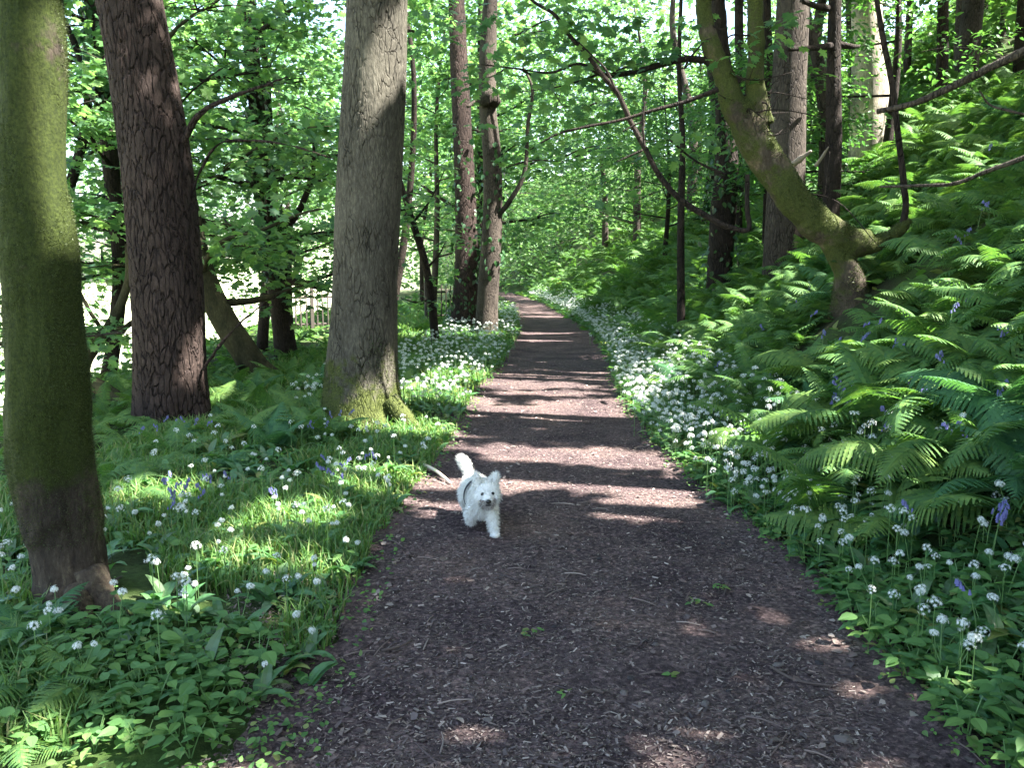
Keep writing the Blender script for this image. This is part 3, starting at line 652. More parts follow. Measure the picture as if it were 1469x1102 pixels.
br = tw + [([p_ for p_ in kparts[5][0]], [v * .85 for v in kparts[5][1]]), kparts[6],
      pk([(1072, 250, 8), (1072, 300, 8), (1073, 330, 9), (1050, 327, 10), (1010, 308, 11), (975, 285, 10), (945, 250, 9), (925, 212, 9), (905, 175, 9), (885, 132, 9), (868, 112, 8), (845, 82, 7), (815, 48, 7), (795, 20, 6), (770, 5, 5), (740, -20, 4)], 7.6),
      pk([(1030, 128, 9), (985, 145, 7), (930, 160, 6), (890, 172, 5), (840, 182, 5), (800, 192, 4), (760, 215, 2)], 7.5),
      pk([(1040, 250, 5), (1000, 232, 4), (960, 200, 3)], 7.7), pk([(925, 212, 4), (922, 175, 4), (925, 145, 3)], 7.4), pk([(925, 172, 3), (905, 182, 2.5), (893, 188, 2)], 7.4),
      pk([(922, 215, 4), (900, 225, 3), (885, 232, 2)], 7.4), pk([(885, 132, 4), (868, 98, 4), (850, 80, 3), (830, 60, 2)], 7.4)]
link('branch', sweep(br).mesh('branch', M['bark_dark'], True, kb), root)
cen = [at(x_, y_, d_) for x_, y_, d_ in [(1120, 30, 8), (1150, 25, 7.6), (1100, 55, 7.5), (1135, 60, 7.7), (800, 40, 7.6), (760, 60, 7.4), (1060, 85, 7.7), (850, 30, 7.5), (900, 20, 7.8), (960, 25, 7.6), (700, 92, 7.6), (740, 30, 7.6), (980, 60, 8.2), (660, 30, 7.8), (1000, 20, 8.3), (610, 20, 7.5), (620, 60, 7.9)]]
for src in (kparts[6][0], br[len(tw) + 2][0], br[len(tw) + 3][0], br[len(tw) + 4][0]):
    Cq = crom(src, 40); cen += [Vector(Cq[i_] + rng.normal(0, .22, 3)) for i_ in rng.integers(4, 40, 26) if Cq[i_][0] < 1.6 and Cq[i_][2] > 2.5]
cen += [at(rng.uniform(900, 1250), rng.uniform(-350, -60), rng.uniform(7, 9.5)) for _ in range(60)]
mb = MB(); sprays(mb, cen, MAPLE, .105, 17, .3); link('crown', mb.mesh('crown', M['syc'], False, kb), root)

# trees on the crest and upper slope of the bank
def crest(pix, d, label, barkm, name='tree', top=15, seed=1, lean=0, cr=True, group=None, low=.45, nl=14, extra=(), ivy=None):
    P, r = poly(pix, d); P[0].z = min(P[0].z, Hs(P[0].x, P[0].y)) - .15; extend(P, r, top, lean, 0, .05)
    return build_tree(name, label, P, r, barkm, nr=80, ns=18, limbspec=dict(z0=low, z1=1, nl=nl, length=3.4, up=.3, zmin=max(6.5, 3.2 + .36 * d)) if cr else None, T=CHEAP, leafm=M['canopy'],
                      leaf=(.2, 30, .9), seed=seed, branches=extra, group=group, ivy=ivy)
crest([(1128, 262, 56), (1130, 200, 48), (1132, 120, 46), (1136, 40, 44), (1138, -10, 42)], 12, 'broad grey brown trunk just behind the crooked mossy tree', M['bark_grey'], seed=31)
crest([(1195, 235, 26), (1196, 200, 22), (1196, 100, 19), (1198, 0, 17)], 11.5, 'straight narrow dark trunk between broad grey trunk and sunlit pale trunk', M['bark_dark'], seed=32,
      extra=[([at(1196, 65, 11.5), at(1170, 68, 11.2), at(1130, 70, 11)], [.05, .04, .03]), ([at(1196, 62, 11.5), at(1220, 66, 11.5), at(1232, 66, 11.6)], [.05, .04, .02]), ([at(1190, 12, 11.5), at(1170, 8, 11.3), at(1150, 0, 11.1)], [.05, .04, .03])])
crest([(1248, 205, 56), (1248, 150, 50), (1247, 90, 46), (1244, 30, 40), (1243, -10, 38)], 15, 'pale sunlit trunk on top of the bank', M['bark_birch'], seed=33)
crest([(1188, 230, 24, 13), (1184, 160, 20, 13), (1174, 90, 16, 13), (1160, 40, 14, 13), (1152, -10, 13, 13)], 13, 'thin curved brown trunk leaning left behind the straight dark one', M['bark_grey'], seed=34)
crest([(1108, 240, 18), (1104, 160, 14), (1102, 80, 12), (1100, 0, 11)], 14, 'thin dark trunk touching the left of the broad grey trunk', M['bark_dark'], seed=35)
crest([(1350, 150, 17), (1352, 80, 15), (1353, 0, 14)], 16, 'slim upright dark trunk in the ferns right of the pale trunk', M['bark_dark'], seed=36)
crest([(1376, 130, 17), (1378, 60, 16), (1380, 0, 14)], 20, 'grey trunk half hidden just right of the slim upright one', M['bark_grey'], seed=37)
crest([(1463, 135, 20), (1466, 60, 18), (1470, -10, 16)], 16, 'trunk cut by the right edge of the picture', M['bark_dark'], seed=38)
crest([(1434, 120, 9), (1438, 50, 8), (1440, 0, 7)], 22, 'thin pole like trunk near the right edge', M['bark_grey'], seed=39)
crest([(980, 408, 12), (977, 300, 10), (979, 200, 8), (974, 100, 6), (977, 0, 5)], 13, 'slender dark trunk low on the bank above the garlic', M['bark_dark'], seed=40, top=10, nl=8)
crest([(1032, 345, 34, 14), (1038, 300, 36, 14), (1042, 250, 34, 14), (1040, 180, 26, 14), (1036, 90, 22, 14), (1030, 0, 18, 14)], 14, 'thick dark gnarled trunk left of the crooked mossy tree', M['bark_dark'], seed=41, ivy=(0, .4, 300, .1))
0 and crest([(1002, 365, 9), (1004, 250, 8), (1000, 120, 8), (1004, 0, 7)], 17, 'thin pole trunk beside the thick gnarled trunk', M['bark_grey'], seed=42, nl=8)
0 and crest([(900, 330, 14), (904, 250, 13), (906, 160, 12), (900, 60, 11)], 26, 'trunk on the slope above the path bend', M['bark_grey'], seed=43, low=.3)
0 and crest([(880, 300, 10), (884, 230, 9), (880, 100, 8)], 33, 'distant trunk on the far slope left of its neighbour', M['bark_dark'], seed=44, low=.3)
0 and crest([(838, 320, 8), (840, 250, 8), (835, 150, 8)], 40, 'farthest trunk over the path bend', M['bark_grey'], seed=45, low=.25)
crest([(1225, 190, 12), (1222, 100, 10), (1218, 0, 9)], 22, 'faint slim trunk left of the pale trunk', M['bark_grey'], seed=46)
crest([(1300, 165, 10), (1302, 80, 10), (1306, 0, 9)], 24, 'faint thin trunk between the pale trunk and the slim dark one', M['bark_grey'], seed=47)
crest([(1408, 140, 12), (1410, 60, 11), (1412, 0, 10)], 25, 'far trunk in shade second from the right edge', M['bark_dark'], seed=48)
crest([(1060, 250, 14), (1064, 150, 13), (1060, 40, 12)], 20, 'far trunk showing between the forks of the crooked tree', M['bark_dark'], seed=49)
# trees added so their crowns shade the path, many outside the frame
k = 60
for x_, y_ in [(6.2, -5.5), (4.9, -1.2), (4.4, 1.9), (5.7, 4.7), (6.7, 7.3), (1.8, -5.5), (10, -7), (2.8, -8), (14, -4.5), (7.5, 1.5), (10.5, 4.5), (7.8, 6.0), (11.5, 9.5), (9.5, -2.5), (7.2, 3.6), (13, 0.5), (8.2, 10.0), (12.5, 14.5), (9.0, 16.5), (7.0, 21), (11.5, 21), (6.5, 27), (10, 28), (14, 26), (7.5, 34), (12, 36), (6.5, 42), (10.5, 46), (6, 52), (3.6, -2.5), (15.5, 18), (16.5, 9)]:
    rs = np.random.default_rng(k); z_ = Hs(x_, y_) - .1; t_ = 11 + 4 * rs.random()
    P = [Vector((x_, y_, z_)), Vector((x_ + rs.normal(0, .2), y_, z_ + 4)), Vector((x_ + rs.normal(0, .4), y_ + rs.normal(0, .3), t_ - 2)), Vector((x_ + rs.normal(0, .5), y_, t_ + 1.5))]
    build_tree('shade_tree', 'tall woodland tree on the bank, added to shade the path', P, [.22, .17, .12, .03], M['bark_dark'] if k % 2 else M['bark_grey'], nr=30, ns=12, group='woodland trees added on the bank for shade',
               limbspec=dict(z0=.42, z1=1, nl=13, length=4.0, up=.25, zmin=max(7, 2.5 + .33 * y_)), T=CHEAP, leafm=M['canopy'], leaf=(.22, 48 if y_ < 8 else 34, 1.05), seed=k)
    k += 1

# fine leaved drooping foliage over the middle distance, on small yews
yew_at = ['on the slope above the garlic strip', 'left of the crooked tree', 'hanging over the right side of the far path', 'behind the slender dark trunk', 'where the far slope meets the path', 'high on the slope behind the gnarled trunk']
for k, (x_, y_, h_, L) in enumerate([(5.4, 17, 4.0, 2.2), (4.5, 13.5, 3.4, 1.5), (4.9, 26, 5.5, 3.0), (6.6, 14.5, 4.5, 2.2)]):
    z_ = Hs(x_, y_) - .1
    P = [Vector((x_, y_, z_)), Vector((x_ + .1, y_, z_ + h_ * .5)), Vector((x_ - .1, y_ + .1, z_ + h_))]
    build_tree('yew_tree', 'fine leaved drooping evergreen ' + yew_at[k], P, [.09, .06, .02], M['bark_dark'], nr=24, ns=8, group='fine leaved evergreens on the bank',
               limbspec=dict(z0=.25, z1=1, nl=20, length=L, up=.15, sub=5), T=OVATE, leafm=M['needle'], leaf=(.11 if y_ < 20 else .16, 26, .5 if y_ < 20 else .7), seed=200 + k)

# far-off wood, one mass
mb = MB()
def mass(n, fx, size):
    C = fx(n); sprays(mb, C, CHEAP, size, 14, 1.3, .25, .6, filt=True)
mass(1500, lambda n: np.stack([rng.uniform(8, 60, n), rng.uniform(30, 75, n), rng.uniform(2, 20, n)], -1), .42)
mass(2600, lambda n: np.stack([rng.uniform(-22, 22, n), rng.uniform(62, 85, n), 1 + 19 * rng.random(n) ** 1.1], -1), .42)
mass(1700, lambda n: np.stack([rng.uniform(-7, 9, n), rng.uniform(44, 62, n), rng.uniform(6, 22, n)], -1), .3)
mass(200, lambda n: np.stack([rng.uniform(-45, -12, n), rng.uniform(45, 75, n), 12 * rng.random(n) ** 1.6 - 3], -1), .42)
mass(700, lambda n: np.stack([rng.uniform(11, 24, n), rng.uniform(10, 32, n), rng.uniform(4.5, 12, n)], -1), .24)
tag(link('woodland', mb.mesh('woodland', M['canopy'])), kind='stuff', label='hazy mass of distant woodland leaves behind everything', cat='woodland')

# ------------------------------------------------------------------ ferns
def frond(L, w, n, lobes, rise, droop, curl=0):
    """one arching bipinnate frond starting at the origin heading +x"""
    mb_ = []
    t = np.linspace(0, 1, 60); ang = rise - droop * t ** 1.2
    ds = L / 59; xx = np.concatenate([[0], np.cumsum(np.cos(ang) * ds)])[:60]; zz = np.concatenate([[0], np.cumsum(np.sin(ang) * ds)])[:60]
    V = []; Fs = []
    def pt(f): return np.array([np.interp(f, t, xx), 0, np.interp(f, t, zz)]), np.interp(f, t, ang)
    idx = 0
    # stalk
    for f0, f1 in zip(np.linspace(0, .95, 8)[:-1], np.linspace(0, .95, 8)[1:]):
        a, _ = pt(f0); b, _ = pt(f1); r0 = .004 * (1 - f0 * .8); 
        V += [a + [0, r0, 0], a - [0, r0, 0], b - [0, r0 * .9, 0], b + [0, r0 * .9, 0]]; Fs.append((idx, idx + 1, idx + 2, idx + 2)); Fs.append((idx, idx + 2, idx + 3, idx + 3)); idx += 4
    for i in range(n):
        f = .16 + .84 * (i + .5) / n; p, an = pt(f)
        g = (f - .16) / .84
        pl = w * (np.interp(g, [0, .18, .5, 1], [.55, 1, .8, .04])) * rng.uniform(.9, 1.08)
        pw = min(.84 * L / n * .60, pl * .4)
        for s in (-1, 1):
            d = np.array([.32 * math.cos(an), s, .32 * math.sin(an)]) + np.array([0, 0, -.18 + rng.normal(0, .07)]); d /= np.linalg.norm(d)
            tn = np.array([math.cos(an), 0, math.sin(an)])
            dr = np.array([0, 0, -.28 * pl])
            m = lobes
            if m <= 1:
                V += [p, p + d * pl * .4 + tn * pw, p + d * pl + dr, p + d * pl * .4 - tn * pw]; Fs.append((idx, idx + 1, idx + 2, idx + 3)); idx += 4
            else:
                for k in range(m):
                    a = k / m; b = (k + 1) / m; q0 = p + d * pl * a + dr * a * a; q1 = p + d * pl * b + dr * b * b
                    ww = pw * (1 - .75 * a) * 1.15; tip = (q0 + q1) / 2 + d * pl * .45 / m
                    e0 = d * pl * .30 / m; e1 = d * pl * .12 / m; w1 = ww * (.62 if k < m - 1 else .1)
                    V += [q0, q1, q1 + tn * w1 + e1, q0 + tn * ww + e0, q1 - tn * w1 + e1, q0 - tn * ww + e0]; Fs.append((idx, idx + 1, idx + 2, idx + 3)); Fs.append((idx + 1, idx, idx + 5, idx + 4)); idx += 6
    V = np.array(V); Fa = np.array(Fs)
    tri = Fa[:, 2] == Fa[:, 3]
    return V, [Fa[tri][:, :3], Fa[~tri]]
def clump(nf, L, n, lobes, seed, w=.3):
    rs = random.Random(seed); mb = MB()
    for k in range(nf):
        a = 6.283 * k / nf + rs.uniform(-.35, .35); l = L * rs.uniform(.7, 1.1)
        V, Fs = frond(l, l * w * rs.uniform(.8, 1.1), n, lobes, rs.uniform(.75, 1.35), rs.uniform(.9, 2.1))
        # roll the blade a little about its own axis, then turn it
        ro = rs.uniform(-.4, .4); V = V @ np.array(Matrix.Rotation(ro, 3, 'X')).T
        V = V @ np.array(Matrix.Rotation(a, 3, 'Z')).T + np.array([math.cos(a) * .02, math.sin(a) * .02, 0])
        mb.add(V, [f for f in Fs if len(f)])
    return mb
def fern_var(k):
    L = [.8, .65, .9, .75][k % 4]; b = clump(int(rng.integers(5, 10)), L, [24, 20, 27, 22][k % 4], 7, 300 + k, [.27, .33, .24, .3][k % 4])
    return b.mesh('fern', M[['fern', 'fern', 'fern2', 'fern', 'fern3'][k % 5]])
fern_me = [fern_var(k) for k in range(13)]
low = []
for k in range(5):
    b = clump(7, .8, 18, 4, 400 + k, .28); V = np.concatenate(b.V); Fs = {}
    for f, m in b.F: Fs.setdefault(f.shape[1], []).append(f)
    low.append((V, [np.concatenate(v) for v in Fs.values()]))
lowest = []
for k in range(5):
    b = clump(6, .85, 12, 1, 450 + k, .34); V = np.concatenate(b.V); Fs = {}
    for f, m in b.F: Fs.setdefault(f.shape[1], []).append(f)
    lowest.append((V, [np.concatenate(v) for v in Fs.values()]))

TRUNKS = [(-2.0, 3.6, .3), (-3.6, 8.4, .5), (-1.5, 8.2, .6), (kb.x, kb.y, .25), (kb.x - .1, kb.y - .7, .6), (kb.x + .45, kb.y - .6, .6)]
def depth_word(y, right):
    for lim, wl, wr in [(3.2, 'in the bottom foreground', 'in the bottom foreground'), (3.9, 'level with the mossy trunk', 'past the foreground'), (4.8, 'just past the mossy trunk', 'nearer than the dog'), (5.8, 'level with the dog', 'level with the dog'),
                        (7.2, 'before the spruce', 'short of the spruce'), (8.6, 'level with the spruce', 'near the crooked tree'), (11, 'past the spruce', 'past the crooked tree'), (99, 'far along', 'far along the bank')]:
        if y < lim: return wr if right else wl
def scatter(n, ylo, yhi, side, ulo, uhi, mind, pw=1.0, mask=None):
    out = []; tries = 0; cell = {}
    while len(out) < n and tries < n * 30:
        tries += 1
        y = ylo + (yhi - ylo) * random.random() ** pw; u = random.uniform(ulo, uhi)
        x = float(xr(y)) + u if side > 0 else float(xl(y)) - u
        if abs(x) > .72 * y + 1.2: continue
        if mask and not mask(x, y, u): continue
        if any((x - a) ** 2 + (y - b) ** 2 < c * c for a, b, c in TRUNKS): continue
        md = mind * (1 + y / 25); ci = (int(x / md), int(y / md)); ok = True
        for i in (-1, 0, 1):
            for j in (-1, 0, 1):
                for (a, b) in cell.get((ci[0] + i, ci[1] + j), ()):
                    if (a - x) ** 2 + (b - y) ** 2 < md * md: ok = False
        if not ok: continue
        cell.setdefault(ci, []).append((x, y)); out.append((x, y, u))
    return out
fr = scatter(2000, 2.9, 30, 1, .6, 8.0, .27, 1.3, lambda x, y, u: u > (1.35 if y < 3.9 else .85 if y < 6 else .75) + .2 * math.sin(y * 1.7))
fl = scatter(78, 5.3, 12, -1, 1.0, 4.4, .34, 1, lambda x, y, u: not (y < 8.3 and x > -2.1 + .0) or random.random() < .06)
fl += [(-1.72, 2.68, 0), (-1.98, 3.12, 0), (-1.62, 2.45, 0), (-1.95, 2.9, 0), (-1.55, 2.75, 0), (-1.75, 7.35, 0), (-2.35, 6.2, 0), (-2.6, 5.4, 0), (-2.9, 6.6, 0), (-2.1, 9.6, 0), (-2.7, 10.5, 0)]
fr += [(2.15, 4.3, .6), (2.5, 4.65, .9), (2.62, 4.1, 1.0), (2.3, 5.05, .75), (2.95, 4.45, 1.3), (2.0, 4.8, .5), (2.45, 5.6, .95), (3.0, 5.0, 1.4), (2.1, 5.9, .7), (2.75, 3.8, 1.1)]
fr.sort(key=lambda q: q[1] ** 2 + q[0] ** 2)
def lab_r(x, y, u):
    h = 'at the foot of' if u < 1.5 else 'low on' if u < 2.4 else 'halfway up' if u < 3.5 else 'high on' if u < 4.6 else 'on top of'
    return 'green fern %s the bank %s' % (h, depth_word(y, True))
k = 0
for (x, y, u) in fr[:300 - len(fl)] + [(a, b, -9) for a, b, c in fl]:
    o = bpy.data.objects.new('fern', fern_me[k % 13]); col.objects.link(o); k += 1
    right = u > -5
    o.location = (x, y, Hs(x, y) - .02)
    s = random.uniform(.6, 1.08) * (1.0 if right else .62)
    if right and y < 6.2 and u < 1.5: s = random.uniform(.95, 1.2)
    if not right and y < 3.5: s = .48
    if not right and y > 7: s = .7
    o.scale = (s, s, s * random.uniform(.85, 1.1))
    o.rotation_euler = (random.uniform(-.12, .12), random.uniform(-.35, -.05) if right else random.uniform(-.1, .1), 0)
    o.rotation_euler.rotate_axis('Z', random.uniform(0, 6.28))
    if right: tag(o, lab_r(x, y, u), 'fern', 'ferns covering the right bank')
    else: tag(o, 'soft fern on the left verge %s, %s' % (depth_word(y, False), 'near the path' if x > -2.6 else 'further out'), 'fern', 'ferns left of the path')
mb = MB()
def lows(mb, pts, temps, smin, smax, side):
    for q, T in enumerate(temps):
        pp = pts[q::len(temps)]
        if not pp: continue
        P = np.array([(a, b, Hs(a, b) - .03) for a, b, c in pp]); n = len(P); a = rng.uniform(0, 6.28, n)
        X = np.stack([np.cos(a), np.sin(a), rng.normal(0, .15, n)], -1); N = np.stack([rng.normal(-.2 * side, .15, n), rng.normal(0, .15, n), np.ones(n)], -1)
        inst(mb, T, P, X, N, rng.uniform(smin, smax, n))
lows(mb, fr[300 - len(fl):], low, .75, 1.2, 1); lows(mb, scatter(1000, 3.6, 14, 1, .75, 7, .17, 1.1, lambda x, y, u: u > (1.3 if y < 4.2 else .8)), low, .45, .8, 1)
far = scatter(3600, 22, 95, 1, 1.0, 15, .36, 1.2)
lows(mb, far, lowest, .9, 1.5, 1)
lf = scatter(260, 10, 40, -1, 1.2, 8, .5, 1.2)
lows(mb, lf, lowest, .45, .75, 0)
tag(link('bracken', mb.mesh('bracken', M['fern'])), kind='stuff', label='mass of green bracken spreading over the bank further off', cat='bracken')

# ------------------------------------------------------------------ wild garlic, bluebells, broad leaved plants
def leafstrip(mb, p, a, L, W, rise, droop, m=0, n=6):
    V = []; q = np.array(p, float); an = rise; h = np.array([math.cos(a), math.sin(a), 0]); sd = np.array([-math.sin(a), math.cos(a), 0])
    for i in range(n + 1):
        t = i / n; w = W * (math.sin(math.pi * (.06 + .94 * t) ** .85) ** .8 if t < 1 else 0) * .5 + .002
        if t < .25: w = W * .08 + W * .5 * (t / .25) * .55
        up = np.array([0, 0, .22 * w])
        V += [q + sd * w + up, q, q - sd * w + up]
        q = q + (h * math.cos(an) + np.array([0, 0, math.sin(an)])) * L / n; an -= droop / n
    i = np.arange(n)[:, None] * 3; Fq = np.concatenate([i + [0, 1, 4, 3], i + [1, 2, 5, 4]])
    mb.add(V, Fq, m)
STAR = (np.array([(0, 0, .0)] + [(math.cos(a) * (1 if k % 2 == 0 else .38), math.sin(a) * (1 if k % 2 == 0 else .38), .18 if k % 2 == 0 else 0) for k, a in enumerate(np.linspace(0, 2 * math.pi, 12, endpoint=False))]),
        [np.array([(0, i + 1, (i + 1) % 12 + 1) for i in range(12)])])
def head_mb(r=.024, n=20, seed=0):
    rs = np.random.default_rng(seed); mb = MB()
    g = np.arange(n) + .5; ph = np.arccos(1 - 1.35 * g / n); th = math.pi * (1 + 5 ** .5) * g
    D = np.stack([np.cos(th) * np.sin(ph), np.sin(th) * np.sin(ph), np.cos(ph)], -1)
    inst(mb, STAR, D * r * rs.uniform(.65, 1.15, n)[:, None] + [0, 0, 0], np.cross(D, [.3, .5, .8]), D + rs.normal(0, .15, (n, 3)), .0095)
    return mb
def garlic_fol(seed, nl=5):
    rs = random.Random(seed); mb = MB()
    for k in range(nl):
        leafstrip(mb, (rs.uniform(-.03, .03), rs.uniform(-.03, .03), 0), rs.uniform(0, 6.28), rs.uniform(.17, .27), rs.uniform(.045, .07), rs.uniform(1.0, 1.4), rs.uniform(1.2, 2.2))
    return mb
gf = [garlic_fol(500 + k, 5).mesh('foliage', M['garlic']) for k in range(6)]
gh = [head_mb(.018, 20, k).mesh('flower_head', M['petal']) for k in range(3)]
def stalk_me(h, lx, r=.0028):
    mb = MB(); mb.add(*tube([(0, 0, 0), (lx * .3, 0, h * .5), (lx, 0, h)], [r, r * .8, r * .7], 5, 5)); return mb.mesh('flower_stalk', M['stem'])
stalks = [(stalk_me(.22, .03), .22, .03), (stalk_me(.27, -.05), .27, -.05), (stalk_me(.19, .05), .19, .05), (stalk_me(.24, .06), .24, .06)]
def garlic(x, y, label, group, heads, s=1.0):
    root = empty('wild_garlic', (x, y, Hs(x, y) - .01), label, 'wild garlic', group); root.scale = (s,) * 3; root.rotation_euler = (0, 0, random.uniform(0, 6.28))
    o = bpy.data.objects.new('foliage', random.choice(gf)); col.objects.link(o); o.parent = root
    for _ in range(heads):
        me, h, lx = random.choice(stalks); a = random.uniform(0, 6.28); t = random.uniform(-.12, .12); zs = random.uniform(.8, 1.2)
        o = bpy.data.objects.new('flower_stalk', me); col.objects.link(o); o.parent = root
        o.location = (random.uniform(-.04, .04), random.uniform(-.04, .04), 0); o.rotation_euler = (t, t, a); o.scale = (1, 1, zs)
        hd = bpy.data.objects.new('flower_head', random.choice(gh)); col.objects.link(hd); hd.parent = o
        hd.location = (lx, 0, h); q_ = random.choice([.75, .9, 1.0, 1.1]); hd.scale = (q_, q_, q_ / zs)
def lm(x, y, u): return not (x < -2.05 and y > 5)
gl = scatter(95, 2.7, 7.6, -1, .12, 2.3, .2, 1.0, lambda x, y, u: lm(x, y, u) and (u < 1.6 or y > 3.9) and (y < 5.2 or random.random() < .3))
gr = scatter(90, 2.5, 5.2, 1, .12, 1.15, .15, .9)
gm = scatter(90, 5.0, 9.5, 1, .1, .85, .17, 1.0)
def gset(L, ch, side, grp, s):
    for x, y, u in L:
        n_ = random.choice(ch); w_ = ['leaves only', 'one flower head', 'two flower heads', 'three flower heads'][n_]
        garlic(x, y, '%s wild garlic, %s, %s' % (side, w_, depth_word(y, x > 0)), grp, n_, s)
gset(gl, [0, 1, 2, 2, 3], 'left verge', 'wild garlic on the left verge', .85)
gset(gr, [0, 1, 1, 2, 3], 'right edge', 'wild garlic at the lower right', 1.0)
gset(gm, [1, 2, 2, 3, 3], 'right strip', 'wild garlic strip right of the path', 1.0)
# the remaining garlic, in drifts
mbl = MB(); mbh = MB()
pts = scatter(620, 4.8, 11, 1, .06, .95, .085, 1.0) + scatter(2300, 9, 60, 1, .08, 1.0, .085, 1.5) + scatter(1000, 8.8, 34, -1, .08, 2.0, .11, 1.3) + \
      scatter(150, 2.7, 7.5, -1, .05, 2.2, .1, 1.0) + scatter(150, 2.4, 5.2, 1, .02, 1.1, .1, 1.0)
GT = []
for k in range(4):
    b = garlic_fol(600 + k, 5); GT.append((np.concatenate(b.V), [np.concatenate([f for f, m in b.F])]))
HB = []
for k in range(3):
    b = head_mb(.021, 12, 20 + k); HB.append((np.concatenate(b.V), [np.concatenate([f for f, m in b.F])]))
PT = np.array([(a, b, Hs(a, b) - .01) for a, b, c in pts]); UU = np.array([c for a, b, c in pts])
for q in range(4):
    p = PT[q::4]; n = len(p); X_, N_ = rdir(n, .1); inst(mbl, GT[q], p, X_, N_, rng.uniform(.7, 1.15, n) * np.interp(p[:, 1], [0, 8, 30], [.85, 1, 1.5]))
fden = np.where(PT[:, 0] > 0, np.interp(PT[:, 1], [0, 4.6, 5.6, 9, 100], [.2, .6, 1.9, 2.2, 2.8]), np.interp(PT[:, 1], [0, 8, 9, 100], [.5, .5, 1.5, 1.6]))
cnt = rng.poisson(fden); HP = np.repeat(PT, cnt, 0); n = len(HP)
HP = HP + np.stack([rng.normal(0, .09, n), rng.normal(0, .09, n), rng.uniform(.15, .32, n)], -1)
HP[:, 2] += np.interp(HP[:, 1], [0, 8, 30], [0, .03, .15])
for q in range(3):
    p = HP[q::3]; n = len(p); X_, N_ = rdir(n, .2); inst(mbh, HB[q], p, X_, N_, rng.uniform(.9, 1.3, n) * np.interp(p[:, 1], [0, 8, 30], [.9, .95, 1.35]), 1)
    # stalks
    t = p.copy(); n = len(t); 
    lo = t.copy(); lo[:, 2] -= .28
    V = np.stack([lo + [.0025, 0, 0], lo - [.0025, 0, 0], t - [.002, 0, 0], t + [.002, 0, 0]], 1).reshape(-1, 3)
    mbh.add(V, (np.arange(n) * 4)[:, None] + np.arange(4)[None], 2)
for V in mbl.V: mbh.V.append(V)
off = mbh.n
for f, m in mbl.F: mbh.F.append((f + off, 0))
tag(link('garlic_drift', mbh.mesh('garlic_drift', [M['garlic'], M['petal'], M['stem']])), kind='stuff', label='drifts of white flowering wild garlic lining both path edges', cat='wild garlic')

# bluebells
def bell_me(seed):
    rs = np.random.default_rng(seed); mb = MB()
    P = [(0, 0, 0), (.01, 0, .2), (.05, 0, .33), (.10, 0, .36)]; mb.add(*tube(P, [.003, .003, .002, .0015], 8, 5), 1)
    C = crom(P, 40)
    for i in range(9):
        c = C[22 + int(i * 1.9)]; a = rs.uniform(0, 6.28); o = c + np.array([math.cos(a) * .014, math.sin(a) * .014, -.004])
        V, Fs = tube([o, o - [0, 0, .010], o - [0, 0, .022]], [.004, .006, .0095], 4, 6, cap=False); mb.add(V, Fs, 0)
    return mb.mesh('bluebell', [M['blue'], M['stem']])
bells = [bell_me(k) for k in range(3)]
bp = []
for px, py, n in [(480, 685, 7), (320, 690, 3), (262, 715, 4), (245, 705, 3), (290, 712, 2), (455, 610, 4), (490, 590, 3), (220, 625, 3), (270, 610, 4), (240, 730, 2), (395, 715, 2), (520, 665, 2),
                  (1440, 465, 3), (1360, 420, 2), (1290, 495, 3), (1350, 500, 3), (1225, 545, 5), (1255, 560, 3), (1200, 560, 3), (1290, 540, 2), (1385, 600, 3), (1250, 605, 1), (1055, 515, 1), (1425, 720, 4), (1300, 700, 1),
                  (1265, 455, 2), (1160, 400, 2), (1075, 480, 2), (1105, 535, 1), (1250, 240, 2), (1270, 255, 2), (1215, 235, 2), (1410, 290, 2), (1345, 190, 3), (1330, 270, 2), (1410, 820, 1), (1450, 560, 2), (1300, 280, 2), (1150, 440, 2), (1380, 330, 2), (1440, 200, 2), (1190, 480, 2), (1230, 470, 2)]:
    for _ in range(n):
        p = hit(px + random.gauss(0, 11), py + random.gauss(0, 7), .36 if px > 900 else .18)
        bp.append((p.x, p.y))
for k, (x, y) in enumerate(bp):
    o = bpy.data.objects.new('bluebell', bells[k % 3]); col.objects.link(o); s = .95 if x > 0 else .75
    o.location = (x, y, Hs(x, y)); o.scale = (s * .85, s * .85, s); o.rotation_euler = (random.uniform(-.15, .15), random.uniform(-.15, .15), random.uniform(0, 6.28))
    tag(o, 'violet bluebell %s %s' % ('among ferns' if x > 0 else 'in left verge grass', depth_word(y, x > 0)), 'bluebell', 'bluebells on the right bank' if x > 0 else 'bluebells on the left verge')

# broad leaved herbs in the foreground
def herb_me(seed, nl=14, L=.062, hgt=.13):
    rs = np.random.default_rng(seed); mb = MB()
    for s in range(3):
        a0 = rs.uniform(0, 6.28); tip = np.array([math.cos(a0) * .05, math.sin(a0) * .05, hgt * rs.uniform(.7, 1.15)])
        mb.add(*tube([(0, 0, 0), tip * .55 + [0, 0, .01], tip], [.0025, .002, .0015], 5, 4), 1)
        for k in range(nl // 3 + 1):
            f = .45 + .55 * k / (nl // 3); a = a0 + k * 1.65 + rs.uniform(-.3, .3); d = np.array([math.cos(a), math.sin(a), 0])
            pos = tip * f + d * .02
            inst(mb, BROAD, pos[None], (d + [0, 0, rs.uniform(-.35, .15)])[None], np.array([[rs.normal(0, .15), rs.normal(0, .15), 1]]) , L * rs.uniform(.7, 1.2))
    return mb.mesh('herb', [M['broad'], M['stem']])
herbs = [herb_me(700 + k) for k in range(5)]
hp = scatter(85, 2.4, 3.25, -1, .25, 1.5, .075, 1) + scatter(110, 2.35, 3.9, 1, .0, .9, .09, 1.0) + scatter(25, 4, 8, -1, .1, 1.2, .2) + scatter(40, 4, 8, 1, .02, .5, .15)
